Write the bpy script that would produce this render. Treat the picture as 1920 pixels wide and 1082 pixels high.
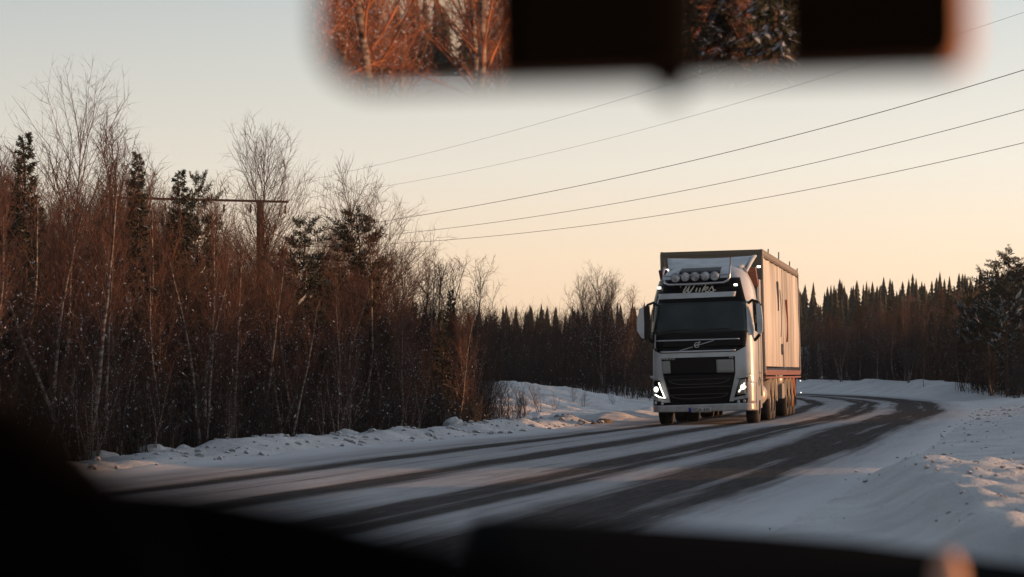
import bpy, math, random
import numpy as np
from mathutils import Vector, Matrix
R = math.radians
rnd = random.Random(11)
nrg = np.random.default_rng(11)
for o in list(bpy.data.objects): bpy.data.objects.remove(o)
SC = bpy.context.scene
COL = SC.collection

# ------------------------------------------------------------ camera, sky, sun
FPX = 4533.0          # focal length in pixels of a 1920 wide picture
HOR = 699.0           # row of the horizon
EYE = 1.25
PITCH = math.atan((HOR - 541.0) / FPX)
camd = bpy.data.cameras.new("camera"); cam = bpy.data.objects.new("camera", camd); COL.objects.link(cam)
cam.location = (0, 0, EYE); cam.rotation_euler = (R(90) + PITCH, 0, 0)
camd.sensor_width = 36; camd.lens = 36 * FPX / 1920
camd.clip_start = 0.02; camd.clip_end = 6000
camd.dof.use_dof = True; camd.dof.focus_distance = 57.0; camd.dof.aperture_fstop = 4.6
SC.camera = cam

def P(px, py, d):
    """world point seen at picture position px,py (1920x1082) at depth d along +Y"""
    u = (px - 960) / FPX; v = (541 - py) / FPX
    cy, sy = math.cos(PITCH), math.sin(PITCH)
    dx, dy, dz = u, cy - v * sy, sy + v * cy
    k = d / dy
    return Vector((dx * k, d, EYE + dz * k))

SUN_EL, SUN_AZ = 3.2, 89.0      # azimuth clockwise from +Y
W = bpy.data.worlds.new("World"); SC.world = W; W.use_nodes = True
nt = W.node_tree; bg = nt.nodes["Background"]
sky = nt.nodes.new("ShaderNodeTexSky"); sky.sky_type = 'NISHITA'; sky.sun_disc = False
sky.sun_elevation = R(SUN_EL); sky.sun_rotation = R(SUN_AZ)
sky.altitude = 300; sky.air_density = 1.0; sky.dust_density = 2.2; sky.ozone_density = 1.0
_tc = nt.nodes.new("ShaderNodeTexCoord"); _sp = nt.nodes.new("ShaderNodeSeparateXYZ"); nt.links.new(_tc.outputs["Generated"], _sp.inputs[0])
_rp = nt.nodes.new("ShaderNodeValToRGB"); _rp.color_ramp.interpolation = 'LINEAR'
for _i, (_p, _c) in enumerate(((0.0, (1.16, .82, .53)), (.045, (1.10, .87, .66)), (.085, (.94, .87, .78)), (.155, (.65, .68, .69)), (.40, (.30, .34, .39)), (1.0, (.17, .21, .28)))):
    _e = _rp.color_ramp.elements[_i] if _i < 2 else _rp.color_ramp.elements.new(_p)
    _e.position = _p; _e.color = (*_c, 1)
nt.links.new(_sp.outputs[2], _rp.inputs[0])
_ma = nt.nodes.new("ShaderNodeMath"); _ma.operation = 'MULTIPLY_ADD'; nt.links.new(_sp.outputs[0], _ma.inputs[0]); _ma.inputs[1].default_value = 0.55; _ma.inputs[2].default_value = 1.0
_mb = nt.nodes.new("ShaderNodeMath"); _mb.operation = 'MULTIPLY'; nt.links.new(_ma.outputs[0], _mb.inputs[0]); _mb.inputs[1].default_value = 3.0
_vm = nt.nodes.new("ShaderNodeVectorMath"); _vm.operation = 'SCALE'; nt.links.new(_rp.outputs[0], _vm.inputs[0]); nt.links.new(_mb.outputs[0], _vm.inputs[3])
_mx = nt.nodes.new("ShaderNodeMix"); _mx.data_type = 'RGBA'; _mx.inputs[0].default_value = 0.82
nt.links.new(sky.outputs[0], _mx.inputs[6]); nt.links.new(_vm.outputs[0], _mx.inputs[7])
nt.links.new(_mx.outputs[2], bg.inputs[0]); bg.inputs[1].default_value = 0.15
sd = bpy.data.lights.new("sun", 'SUN'); sun = bpy.data.objects.new("sun", sd); COL.objects.link(sun)
sd.energy = 2.9; sd.angle = R(0.6); sd.color = (1.0, 0.49, 0.22)
sdir = Vector((math.sin(R(SUN_AZ)) * math.cos(R(SUN_EL)), math.cos(R(SUN_AZ)) * math.cos(R(SUN_EL)), math.sin(R(SUN_EL))))
sun.rotation_euler = sdir.to_track_quat('Z', 'Y').to_euler(); sun.location = (60, -20, 40)
SC.view_settings.view_transform = 'Standard'; SC.view_settings.look = 'None'
SC.view_settings.exposure = 1.15; SC.view_settings.gamma = 1.0
SC.cycles.use_denoising = True
SC.cycles.max_bounces = 5; SC.cycles.diffuse_bounces = 2; SC.cycles.glossy_bounces = 3
SC.cycles.transparent_max_bounces = 4; SC.cycles.caustics_reflective = False; SC.cycles.caustics_refractive = False

# ------------------------------------------------------------ materials
MATS = {}
def mat(name, col, rough=0.6, metal=0.0, noise=0.0, nscale=8.0, col2=None, emit=None, estr=0.0, bump=0.0, bscale=40.0, spec=0.5, coat=0.0, lo=0.35, hi=0.65, stretch=None):
    m = bpy.data.materials.new(name); m.use_nodes = True
    t = m.node_tree; b = t.nodes["Principled BSDF"]
    b.inputs["Base Color"].default_value = (*col, 1); b.inputs["Roughness"].default_value = rough
    b.inputs["Metallic"].default_value = metal; b.inputs["Specular IOR Level"].default_value = spec
    b.inputs["Coat Weight"].default_value = coat
    if col2 or bump:
        tc = t.nodes.new("ShaderNodeTexCoord"); mp = t.nodes.new("ShaderNodeMapping")
        t.links.new(tc.outputs["Object"], mp.inputs[0])
        if stretch: mp.inputs["Scale"].default_value = stretch
    if col2:
        n = t.nodes.new("ShaderNodeTexNoise"); n.inputs["Scale"].default_value = nscale; n.inputs["Detail"].default_value = 5
        t.links.new(mp.outputs[0], n.inputs["Vector"])
        r = t.nodes.new("ShaderNodeValToRGB"); r.color_ramp.elements[0].position = lo; r.color_ramp.elements[1].position = hi
        r.color_ramp.elements[0].color = (*col, 1); r.color_ramp.elements[1].color = (*col2, 1)
        t.links.new(n.outputs[0], r.inputs[0]); t.links.new(r.outputs[0], b.inputs["Base Color"])
    if bump:
        n2 = t.nodes.new("ShaderNodeTexNoise"); n2.inputs["Scale"].default_value = bscale; n2.inputs["Detail"].default_value = 4
        t.links.new(mp.outputs[0], n2.inputs["Vector"])
        bp = t.nodes.new("ShaderNodeBump"); bp.inputs["Strength"].default_value = bump; bp.inputs["Distance"].default_value = 0.05
        t.links.new(n2.outputs[0], bp.inputs["Height"]); t.links.new(bp.outputs[0], b.inputs["Normal"])
    if emit:
        b.inputs["Emission Color"].default_value = (*emit, 1); b.inputs["Emission Strength"].default_value = estr
    MATS[name] = m
    return m

M = dict(
 white=mat("white_paint", (0.46, 0.49, 0.52), 0.32, col2=(0.30, 0.305, 0.31), nscale=2.2, lo=0.5, hi=0.8, coat=0.3),
 black=mat("black_plastic", (0.006, 0.006, 0.007), 0.45, spec=0.3),
 gloss=mat("black_gloss", (0.005, 0.0055, 0.007), 0.3, spec=0.10),
 glass=mat("dark_glass", (0.026, 0.038, 0.039), 0.15, col2=(0.012, 0.017, 0.018), nscale=1.4, spec=0.35),  # mottled tone paints faint reflections into the glass
 chrome=mat("chrome", (0.5, 0.5, 0.52), 0.35, 1.0),
 grey=mat("grey_metal", (0.28, 0.28, 0.29), 0.5),
 plategrey=mat("grey_cover", (0.24, 0.24, 0.23), 0.7),
 lens=mat("lamp_lens", (0.48, 0.50, 0.54), 0.2, col2=(0.16, 0.16, 0.18), nscale=9, spec=0.8),
 lit=mat("lamp_lit", (1, 1, 1), 0.4, emit=(1.0, 0.93, 0.78), estr=2.2),
 litdim=mat("lamp_lit_dim", (1, 1, 1), 0.4, emit=(1.0, 0.9, 0.75), estr=1.1),
 amber=mat("amber_reflector", (0.7, 0.16, 0.03), 0.4),
 tyre=mat("tyre_rubber", (0.011, 0.011, 0.011), 0.85, col2=(0.035, 0.033, 0.031), nscale=6),
 rim=mat("rim_metal", (0.16, 0.16, 0.16), 0.5, 0.4),
 chassis=mat("chassis", (0.012, 0.011, 0.011), 0.7),
 curtain=mat("curtain_tarp", (0.46, 0.45, 0.43), 0.6, col2=(0.19, 0.19, 0.185), nscale=1.0, lo=0.40, hi=0.62, stretch=(1, 1.7, 0.08)),  # vertical bands paint fold shading into the tarp, along with dirty streaks
 rail=mat("side_rail", (0.20, 0.06, 0.045), 0.6, col2=(0.10, 0.05, 0.045), nscale=9),
 toprail=mat("top_rail", (0.14, 0.12, 0.10), 0.6),
 headboard=mat("trailer_front", (0.13, 0.11, 0.085), 0.7),
 mark=mat("curtain_print", (0.10, 0.11, 0.13), 0.6),
 markred=mat("curtain_print_red", (0.32, 0.10, 0.07), 0.6),
 eu=mat("plate_blue", (0.01, 0.02, 0.22), 0.5),
 plate=mat("plate_white", (0.40, 0.40, 0.41), 0.5),
 tank=mat("tank_metal", (0.42, 0.39, 0.36), 0.4, 0.3),
 orangeguard=mat("sunlit_mudguard", (0.30, 0.11, 0.05), 0.7),  # orange of the low sun put into the mudguard's colour
 mudguard=mat("mudguard_grey", (0.22, 0.20, 0.17), 0.6),
 script=mat("sign_lettering", (0.55, 0.54, 0.48), 0.4),
 wood=mat("pole_wood", (0.09, 0.045, 0.03), 0.85, col2=(0.05, 0.03, 0.022), nscale=10),
 wire=mat("wire", (0.03, 0.028, 0.026), 0.6),
 ceram=mat("insulator_glass", (0.05, 0.03, 0.02), 0.3),
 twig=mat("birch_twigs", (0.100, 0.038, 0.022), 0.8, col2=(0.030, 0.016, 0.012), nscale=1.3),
 twigsun=mat("sunlit_birch_twigs", (0.40, 0.14, 0.06), 0.8, col2=(0.07, 0.03, 0.02), nscale=2.0),  # glow of the sun put into the twig colour
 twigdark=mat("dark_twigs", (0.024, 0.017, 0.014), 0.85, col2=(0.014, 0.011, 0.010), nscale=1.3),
 needle=mat("spruce_needles", (0.018, 0.022, 0.012), 0.8, col2=(0.036, 0.036, 0.018), nscale=2.0),
 trunkbrown=mat("conifer_bark", (0.09, 0.05, 0.033), 0.9, col2=(0.05, 0.03, 0.02), nscale=12),
 snowtwig=mat("snow_on_branches", (0.46, 0.48, 0.52), 0.7),
 cardark=mat("car_interior_plastic", (0.003, 0.003, 0.003), 0.9, spec=0.03),
 cargrey=mat("car_trim_grey", (0.050, 0.048, 0.048), 0.7, spec=0.2),
 carcloth=mat("car_cloth", (0.002, 0.002, 0.002), 0.95, spec=0.05),
 knobsun=mat("sunlit_trim", (0.50, 0.28, 0.20), 0.6),  # sunlight on the knob painted in as its warm colour
 housing=mat("mirror_housing", (0.55, 0.27, 0.17), 0.6, spec=0.3),  # warm sun on dark plastic, put into the base colour
 mirror=mat("mirror_silver", (0.95, 0.95, 0.95), 0.011, 1.0),
 stone=mat("stone", (0.06, 0.055, 0.05), 0.9, col2=(0.12, 0.11, 0.1), nscale=9),
)
def birch_bark():
    m = bpy.data.materials.new("birch_bark"); m.use_nodes = True; t = m.node_tree; b = t.nodes["Principled BSDF"]
    tc = t.nodes.new("ShaderNodeTexCoord"); mp = t.nodes.new("ShaderNodeMapping"); mp.inputs["Scale"].default_value = (3, 3, 9)
    t.links.new(tc.outputs["Object"], mp.inputs[0])
    n = t.nodes.new("ShaderNodeTexNoise"); n.inputs["Scale"].default_value = 1.6; n.inputs["Detail"].default_value = 6
    t.links.new(mp.outputs[0], n.inputs["Vector"])
    r = t.nodes.new("ShaderNodeValToRGB"); e = r.color_ramp.elements
    e[0].position = 0.42; e[0].color = (0.05, 0.035, 0.03, 1); e[1].position = 0.58; e[1].color = (0.23, 0.20, 0.18, 1)
    t.links.new(n.outputs[0], r.inputs[0]); t.links.new(r.outputs[0], b.inputs["Base Color"]); b.inputs["Roughness"].default_value = 0.8
    return m
M['bark'] = birch_bark()

def snow_mat(name, dirty):
    m = bpy.data.materials.new(name); m.use_nodes = True; t = m.node_tree; b = t.nodes["Principled BSDF"]
    N = t.nodes.new; L = t.links.new
    tc = N("ShaderNodeTexCoord")
    n = N("ShaderNodeTexNoise"); n.inputs["Scale"].default_value = 0.9; n.inputs["Detail"].default_value = 6; L(tc.outputs["Object"], n.inputs["Vector"])
    r = N("ShaderNodeValToRGB"); e = r.color_ramp.elements
    e[0].position = 0.3; e[0].color = (0.50, 0.51, 0.53, 1); e[1].position = 0.7; e[1].color = (0.68, 0.69, 0.71, 1)
    L(n.outputs[0], r.inputs[0])
    v = N("ShaderNodeTexNoise"); v.inputs["Scale"].default_value = 9.0; v.inputs["Detail"].default_value = 3; L(tc.outputs["Object"], v.inputs["Vector"])
    r2 = N("ShaderNodeValToRGB"); e = r2.color_ramp.elements; e[0].position = 0.70; e[0].color = (0, 0, 0, 1); e[1].position = 0.76; e[1].color = (dirty, dirty, dirty, 1)
    L(v.outputs[0], r2.inputs[0])
    mx = N("ShaderNodeMix"); mx.data_type = 'RGBA'; L(r2.outputs[0], mx.inputs[0]); L(r.outputs[0], mx.inputs[6]); mx.inputs[7].default_value = (0.18, 0.16, 0.15, 1)
    L(mx.outputs[2], b.inputs["Base Color"]); b.inputs["Roughness"].default_value = 0.75
    b2 = N("ShaderNodeTexNoise"); b2.inputs["Scale"].default_value = 2.2; b2.inputs["Detail"].default_value = 9; b2.inputs["Roughness"].default_value = 0.68; L(tc.outputs["Object"], b2.inputs["Vector"])
    bp = N("ShaderNodeBump"); bp.inputs["Strength"].default_value = 0.9; bp.inputs["Distance"].default_value = 0.16
    L(b2.outputs[0], bp.inputs["Height"]); L(bp.outputs[0], b.inputs["Normal"])
    return m
M['snow'] = snow_mat("snow_ground_surface", 0.7)
M['heap'] = snow_mat("ploughed_snow", 0.5)

def road_mat():
    m = bpy.data.materials.new("snowy_road_surface"); m.use_nodes = True; t = m.node_tree; b = t.nodes["Principled BSDF"]
    N = t.nodes.new
    def L(a, c): t.links.new(a, c)
    def math_(op, a, c=None, clamp=False):
        n = N("ShaderNodeMath"); n.operation = op; n.use_clamp = clamp
        for i, x in enumerate((a, c)):
            if x is None: continue
            if isinstance(x, (int, float)): n.inputs[i].default_value = x
            else: L(x, n.inputs[i])
        return n.outputs[0]
    uv = N("ShaderNodeUVMap"); sep = N("ShaderNodeSeparateXYZ"); L(uv.outputs[0], sep.inputs[0])
    u, s = sep.outputs[0], sep.outputs[1]
    def noise(su, ss, det=5, rough=0.6, off=0.0):
        c = N("ShaderNodeCombineXYZ"); L(math_('MULTIPLY', u, su), c.inputs[0]); L(math_('MULTIPLY', s, ss), c.inputs[1]); c.inputs[2].default_value = off
        n = N("ShaderNodeTexNoise"); n.inputs["Scale"].default_value = 1.0; n.inputs["Detail"].default_value = det; n.inputs["Roughness"].default_value = rough
        L(c.outputs[0], n.inputs["Vector"]); return n.outputs[0]
    wob = math_('MULTIPLY', math_('SUBTRACT', noise(0.05, 0.045, 2, 0.5, 3.1), 0.5), 0.9)
    uu = math_('ADD', u, wob)
    streak = noise(5.0, 0.10, 6, 0.65)
    fine = noise(16.0, 0.9, 6, 0.75, 7.0)
    patch = noise(1.1, 0.16, 5, 0.6, 2.0)
    def track(c, w, strength):
        d = math_('DIVIDE', math_('ABSOLUTE', math_('SUBTRACT', uu, c)), w)
        g = math_('SUBTRACT', 1.0, d)          # 1 centre .. 0 at w
        return math_('MULTIPLY', math_('ADD', g, 0.0), strength)
    tr = None
    for c, w, k in ((-2.85, 0.42, 1.25), (-0.95, 0.52, 1.25), (0.80, 0.48, 1.15), (1.25, 0.42, 1.0), (2.6, 0.78, 1.3), (3.25, 0.55, 1.1), (-1.9, 0.16, 0.3), (4.25, 0.22, 0.45), (-3.5, .15, .3)):
        x = track(c, w, k); x = math_('MAXIMUM', x, 0.0)
        tr = x if tr is None else math_('MAXIMUM', tr, x)
    a = math_('ADD', tr, math_('MULTIPLY', math_('SUBTRACT', streak, 0.5), 2.1))
    a = math_('ADD', a, math_('MULTIPLY', math_('SUBTRACT', patch, 0.5), 1.3))
    a = math_('ADD', a, math_('MULTIPLY', math_('SUBTRACT', fine, 0.5), 0.6))
    far_ = N('ShaderNodeMapRange'); L(s, far_.inputs[0]); far_.inputs[1].default_value = 425; far_.inputs[2].default_value = 480; far_.inputs[3].default_value = 0.0; far_.inputs[4].default_value = 0.25
    edge_ = N('ShaderNodeMapRange'); L(math_('ADD', math_('ABSOLUTE', u), math_('MULTIPLY', math_('SUBTRACT', patch, 0.5), 1.2)), edge_.inputs[0]); edge_.inputs[1].default_value = 3.7; edge_.inputs[2].default_value = 4.5
    a = math_('SUBTRACT', a, far_.outputs[0]); a = math_('SUBTRACT', a, math_('MULTIPLY', edge_.outputs[0], 0.7))
    rp = N("ShaderNodeValToRGB"); e = rp.color_ramp.elements; e[0].position = 0.10; e[1].position = 0.74
    e[0].color = (0, 0, 0, 1); e[1].color = (1, 1, 1, 1)
    L(a, rp.inputs[0])
    asph = N("ShaderNodeMix"); asph.data_type = 'RGBA'; L(fine, asph.inputs[0]); asph.inputs[6].default_value = (0.0, 0.0, 0.0, 1); asph.inputs[7].default_value = (0.17, 0.155, 0.15, 1)
    sn = N("ShaderNodeMix"); sn.data_type = 'RGBA'; L(math_('ADD', math_('MULTIPLY', streak, 0.55), math_('MULTIPLY', fine, 0.45)), sn.inputs[0]); sn.inputs[6].default_value = (-0.10, -0.10, -0.095, 1); sn.inputs[7].default_value = (0.80, 0.79, 0.81, 1)
    sn2 = N('ShaderNodeMix'); sn2.data_type = 'RGBA'; L(edge_.outputs[0], sn2.inputs[0]); L(sn.outputs[2], sn2.inputs[6]); sn2.inputs[7].default_value = (.58, .59, .61, 1)
    mx = N("ShaderNodeMix"); mx.data_type = 'RGBA'; L(rp.outputs[0], mx.inputs[0]); L(sn2.outputs[2], mx.inputs[6]); L(asph.outputs[2], mx.inputs[7])
    L(mx.outputs[2], b.inputs["Base Color"])
    rr = N("ShaderNodeMapRange"); L(rp.outputs[0], rr.inputs[0]); rr.inputs[3].default_value = 0.7; rr.inputs[4].default_value = 0.55; L(rr.outputs[0], b.inputs["Roughness"])
    b.inputs["Specular IOR Level"].default_value = 0.0
    bp = N("ShaderNodeBump"); bp.inputs["Strength"].default_value = 0.5; bp.inputs["Distance"].default_value = 0.03
    L(math_('SUBTRACT', noise(6, 1.5, 6, 0.7, 5.0), math_('MULTIPLY', rp.outputs[0], 0.6)), bp.inputs["Height"]); L(bp.outputs[0], b.inputs["Normal"])
    return m
M['road'] = road_mat()

def grime(m, z0, z1, amount, col=(0.17, 0.15, 0.135)):
    """road dirt that lies thicker towards the wheels"""
    t = m.node_tree; b = t.nodes["Principled BSDF"]; N = t.nodes.new; L = t.links.new
    src = b.inputs["Base Color"].links[0].from_socket
    tc = N("ShaderNodeTexCoord"); sp = N("ShaderNodeSeparateXYZ"); L(tc.outputs["Object"], sp.inputs[0])
    mr = N("ShaderNodeMapRange"); L(sp.outputs[2], mr.inputs[0]); mr.inputs[1].default_value = z1; mr.inputs[2].default_value = z0; mr.inputs[3].default_value = 0.0; mr.inputs[4].default_value = amount
    n = N("ShaderNodeTexNoise"); n.inputs["Scale"].default_value = 3.0; n.inputs["Detail"].default_value = 8; n.inputs["Roughness"].default_value = 0.7; L(tc.outputs["Object"], n.inputs["Vector"])
    r = N("ShaderNodeMapRange"); L(n.outputs[0], r.inputs[0]); r.inputs[1].default_value = 0.3; r.inputs[2].default_value = 0.65; r.inputs[3].default_value = 0.25; r.inputs[4].default_value = 1.0
    mm = N("ShaderNodeMath"); mm.operation = 'MULTIPLY'; L(mr.outputs[0], mm.inputs[0]); L(r.outputs[0], mm.inputs[1])
    x = N("ShaderNodeMix"); x.data_type = 'RGBA'; L(mm.outputs[0], x.inputs[0]); L(src, x.inputs[6]); x.inputs[7].default_value = (*col, 1); L(x.outputs[2], b.inputs["Base Color"])
grime(M['white'], 0.3, 1.9, 0.75); grime(M['curtain'], 1.3, 2.6, 0.55, (0.24, 0.20, 0.17))

# ------------------------------------------------------------ helpers
def tag(o, label=None, cat=None, group=None, kind=None):
    if label: o['label'] = label
    if cat: o['category'] = cat
    if group: o['group'] = group
    if kind: o['kind'] = kind
    return o
def empty(name, loc=(0, 0, 0), rz=0.0):
    o = bpy.data.objects.new(name, None); COL.objects.link(o); o.location = loc; o.rotation_euler = (0, 0, rz); o.empty_display_size = 0.2
    return o
def link(name, me, parent=None):
    o = bpy.data.objects.new(name, me); COL.objects.link(o)
    if parent is not None: o.parent = parent
    return o
def mesh_np(name, V, F, mats, midx=None, smooth=False):
    """V n x 3, F list of (m x k) int arrays with equal k each"""
    me = bpy.data.meshes.new(name)
    V = np.asarray(V, dtype=np.float32)
    if not isinstance(F, list): F = [F]
    F = [np.asarray(f, dtype=np.int32) for f in F if len(f)]
    nl = sum(f.size for f in F); npoly = sum(len(f) for f in F)
    me.vertices.add(len(V)); me.vertices.foreach_set("co", V.ravel())
    me.loops.add(nl); me.loops.foreach_set("vertex_index", np.concatenate([f.ravel() for f in F]))
    me.polygons.add(npoly)
    tot = np.concatenate([np.full(len(f), f.shape[1], np.int32) for f in F])
    st = np.concatenate([[0], np.cumsum(tot)[:-1]]).astype(np.int32)
    me.polygons.foreach_set("loop_start", st)
    if midx is not None: me.polygons.foreach_set("material_index", np.asarray(midx, np.int32))
    if smooth: me.polygons.foreach_set("use_smooth", np.ones(npoly, bool))
    me.update(calc_edges=True)
    for m in (mats if isinstance(mats, (list, tuple)) else [mats]): me.materials.append(m)
    return me

class MB:
    """collects simple solids; build() links them as one mesh object"""
    def __init__(s): s.v = []; s.f = []; s.m = []; s.n = 0; s.sm = []
    def add(s, vs, fs, mi=0, sm=False):
        b = s.n; s.v += [tuple(v) for v in vs]; s.n += len(vs)
        for f in fs: s.f.append([b + i for i in f]); s.m.append(mi); s.sm.append(sm)
        return s
    def box(s, c, d, mi=0, rot=None, bev=0.0):
        x, y, z = d[0] / 2, d[1] / 2, d[2] / 2
        if bev <= 0:
            vs = [Vector((a * x, b * y, e * z)) for a in (-1, 1) for b in (-1, 1) for e in (-1, 1)]
            fs = [(0, 1, 3, 2), (4, 6, 7, 5), (0, 4, 5, 1), (2, 3, 7, 6), (0, 2, 6, 4), (1, 5, 7, 3)]
        else:
            bm_ = __import__('bmesh').new(); __import__('bmesh').ops.create_cube(bm_, size=1)
            for v in bm_.verts: v.co = Vector((v.co.x * d[0], v.co.y * d[1], v.co.z * d[2]))
            __import__('bmesh').ops.bevel(bm_, geom=bm_.edges[:], offset=bev, segments=2, affect='EDGES', profile=0.7)
            bm_.verts.ensure_lookup_table()
            vs = [v.co.copy() for v in bm_.verts]; fs = [[v.index for v in f.verts] for f in bm_.faces]; bm_.free()
        if rot is not None: vs = [rot @ v for v in vs]
        c = Vector(c); return s.add([v + c for v in vs], fs, mi)
    def tube(s, pts, r, n=8, mi=0, cap=True):
        pts = [Vector(p) for p in pts]; rs = r if isinstance(r, (list, tuple)) else [r] * len(pts)
        vs = []; 
        for i, p in enumerate(pts):
            t = (pts[min(i + 1, len(pts) - 1)] - pts[max(i - 1, 0)]).normalized()
            a = Vector((0, 0, 1)) if abs(t.z) < 0.9 else Vector((1, 0, 0))
            e1 = t.cross(a).normalized(); e2 = t.cross(e1)
            for k in range(n):
                th = 2 * math.pi * k / n; vs.append(p + (e1 * math.cos(th) + e2 * math.sin(th)) * rs[i])
        fs = []
        for i in range(len(pts) - 1):
            for k in range(n): fs.append((i * n + k, i * n + (k + 1) % n, (i + 1) * n + (k + 1) % n, (i + 1) * n + k))
        s.add(vs, fs, mi, True)
        if cap:
            s.add(vs[:n], [list(range(n))], mi); s.add(vs[-n:], [list(range(n))[::-1]], mi)
        return s
    def lathe(s, prof, c, axis='x', n=32, mi=0, sm=True):
        """prof: list of (a, r) along axis"""
        c = Vector(c); vs = []
        for a, r in prof:
            for k in range(n):
                th = 2 * math.pi * k / n; q, w = r * math.cos(th), r * math.sin(th)
                vs.append(c + (Vector((a, q, w)) if axis == 'x' else Vector((q, a, w)) if axis == 'y' else Vector((q, w, a))))
        fs = [(i * n + k, i * n + (k + 1) % n, (i + 1) * n + (k + 1) % n, (i + 1) * n + k) for i in range(len(prof) - 1) for k in range(n)]
        return s.add(vs, fs, mi, sm)
    def prism(s, poly, axis, a0, a1, mi=0):
        """poly: 2D outline in the plane normal to axis, extruded from a0 to a1"""
        def mk(p, a): return {'x': (a, p[0], p[1]), 'y': (p[0], a, p[1]), 'z': (p[0], p[1], a)}[axis]
        n = len(poly); vs = [mk(p, a0) for p in poly] + [mk(p, a1) for p in poly]
        fs = [list(range(n)), list(range(n, 2 * n))[::-1]] + [(i, (i + 1) % n, n + (i + 1) % n, n + i) for i in range(n)]
        return s.add(vs, fs, mi)
    def build(s, name, mats, parent=None, label=None):
        me = bpy.data.meshes.new(name); me.from_pydata(s.v, [], s.f)
        for m in (mats if isinstance(mats, (list, tuple)) else [mats]): me.materials.append(m)
        me.polygons.foreach_set("material_index", s.m); me.polygons.foreach_set("use_smooth", s.sm); me.update()
        bm_ = __import__('bmesh').new(); bm_.from_mesh(me); __import__('bmesh').ops.recalc_face_normals(bm_, faces=bm_.faces[:]); bm_.to_mesh(me); bm_.free()
        o = link(name, me, parent)
        if label: o['label'] = label
        return o

def build_split(mb, name, m, parent, axis=0, at=0.0):
    """builds the pieces on either side of a plane as two parts"""
    out = []
    for side in (-1, 1):
        q = MB(); 
        for f, sm in zip(mb.f, mb.sm):
            c = sum(mb.v[i][axis] for i in f) / len(f)
            if (c - at) * side > 0: q.f.append(f); q.m.append(0); q.sm.append(sm)
        used = sorted({i for f in q.f for i in f}); mp = {a: b for b, a in enumerate(used)}
        q.v = [mb.v[i] for i in used]; q.f = [[mp[i] for i in f] for f in q.f]
        if q.f: out.append(q.build(name, m, parent))
    return out

# ------------------------------------------------------------ road line and ground heights
CP = np.array([(-70, -290), (-46, -180), (-31, -110), (-20.0, -60), (-13.5, -30), (-9.2, -10), (-6.9, 0), (-4.75, 10), (-2.6, 20), (-0.6, 28.5), (1.6, 38), (3.45, 46),
    (5.75, 56), (7.9, 66), (10.3, 79), (12.4, 92), (14.2, 106), (15.1, 122), (14.6, 136), (12.3, 150), (8, 163), (1, 176), (-9, 187), (-24, 198), (-60, 215), (-140, 235)], float)
def catmull(cp, step=0.5):
    out = []
    for i in range(1, len(cp) - 2):
        p0, p1, p2, p3 = cp[i - 1:i + 3]; n = max(2, int(np.linalg.norm(p2 - p1) / step))
        t = np.linspace(0, 1, n, endpoint=False)[:, None]
        out.append(0.5 * ((2 * p1) + (p2 - p0) * t + (2 * p0 - 5 * p1 + 4 * p2 - p3) * t ** 2 + (-p0 + 3 * p1 - 3 * p2 + p3) * t ** 3))
    return np.concatenate(out)
CL = catmull(CP)
# smooth
for _ in range(30):
    CL[1:-1] = 0.25 * CL[:-2] + 0.5 * CL[1:-1] + 0.25 * CL[2:]
TG = np.gradient(CL, axis=0); TG /= np.linalg.norm(TG, axis=1)[:, None]
NR = np.stack([TG[:, 1], -TG[:, 0]], 1)      # to the right of travel (+u)
SS = np.concatenate([[0], np.cumsum(np.linalg.norm(np.diff(CL, axis=0), axis=1))])
def lateral(x, y):
    """signed distance u to the road line (+ right) for arrays"""
    x = np.asarray(x, float).ravel(); y = np.asarray(y, float).ravel(); u = np.empty(len(x)); ii = np.empty(len(x), int)
    C = CL[::2]; idx = np.arange(len(CL))[::2]
    for a in range(0, len(x), 4000):
        d = (x[a:a + 4000, None] - C[None, :, 0]) ** 2 + (y[a:a + 4000, None] - C[None, :, 1]) ** 2
        k = idx[d.argmin(1)]; ii[a:a + 4000] = k
        dx = x[a:a + 4000] - CL[k, 0]; dy = y[a:a + 4000] - CL[k, 1]
        lat = dx * NR[k, 0] + dy * NR[k, 1]; dist = np.sqrt(d.min(1))
        u[a:a + 4000] = np.where(np.abs(lat) > 0.7 * dist, lat, np.sign(lat + 1e-9) * dist)
    return u, ii
def sstep(a, b, x):
    t = np.clip((x - a) / (b - a), 0, 1); return t * t * (3 - 2 * t)
# cheap smooth noise
_NG = nrg.random((128, 128))
def vnoise(x, y):
    xi = np.floor(x).astype(int); yi = np.floor(y).astype(int); fx = x - xi; fy = y - yi
    fx = fx * fx * (3 - 2 * fx); fy = fy * fy * (3 - 2 * fy)
    g = lambda a, b: _NG[a % 128, b % 128]
    return (g(xi, yi) * (1 - fx) + g(xi + 1, yi) * fx) * (1 - fy) + (g(xi, yi + 1) * (1 - fx) + g(xi + 1, yi + 1) * fx) * fy
def fbm(x, y, o=4):
    s = 0; a = 0.5
    for i in range(o): s = s + a * vnoise(x + 17.3 * i, y + 9.1 * i); x = x * 2.03; y = y * 2.03; a *= 0.5
    return s / (1 - 0.5 ** o)
def bank_of(y): return 0.024 * sstep(36, 52, y) * (1 - sstep(85, 120, y))
def road_z(u, y): return bank_of(y) * np.clip(u + 1.85, -3, 8)
HEAP = np.array([(3.0, 14.5), (3.5, 18), (4.1, 23), (4.6, 28), (4.85, 30.0)], float)
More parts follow.
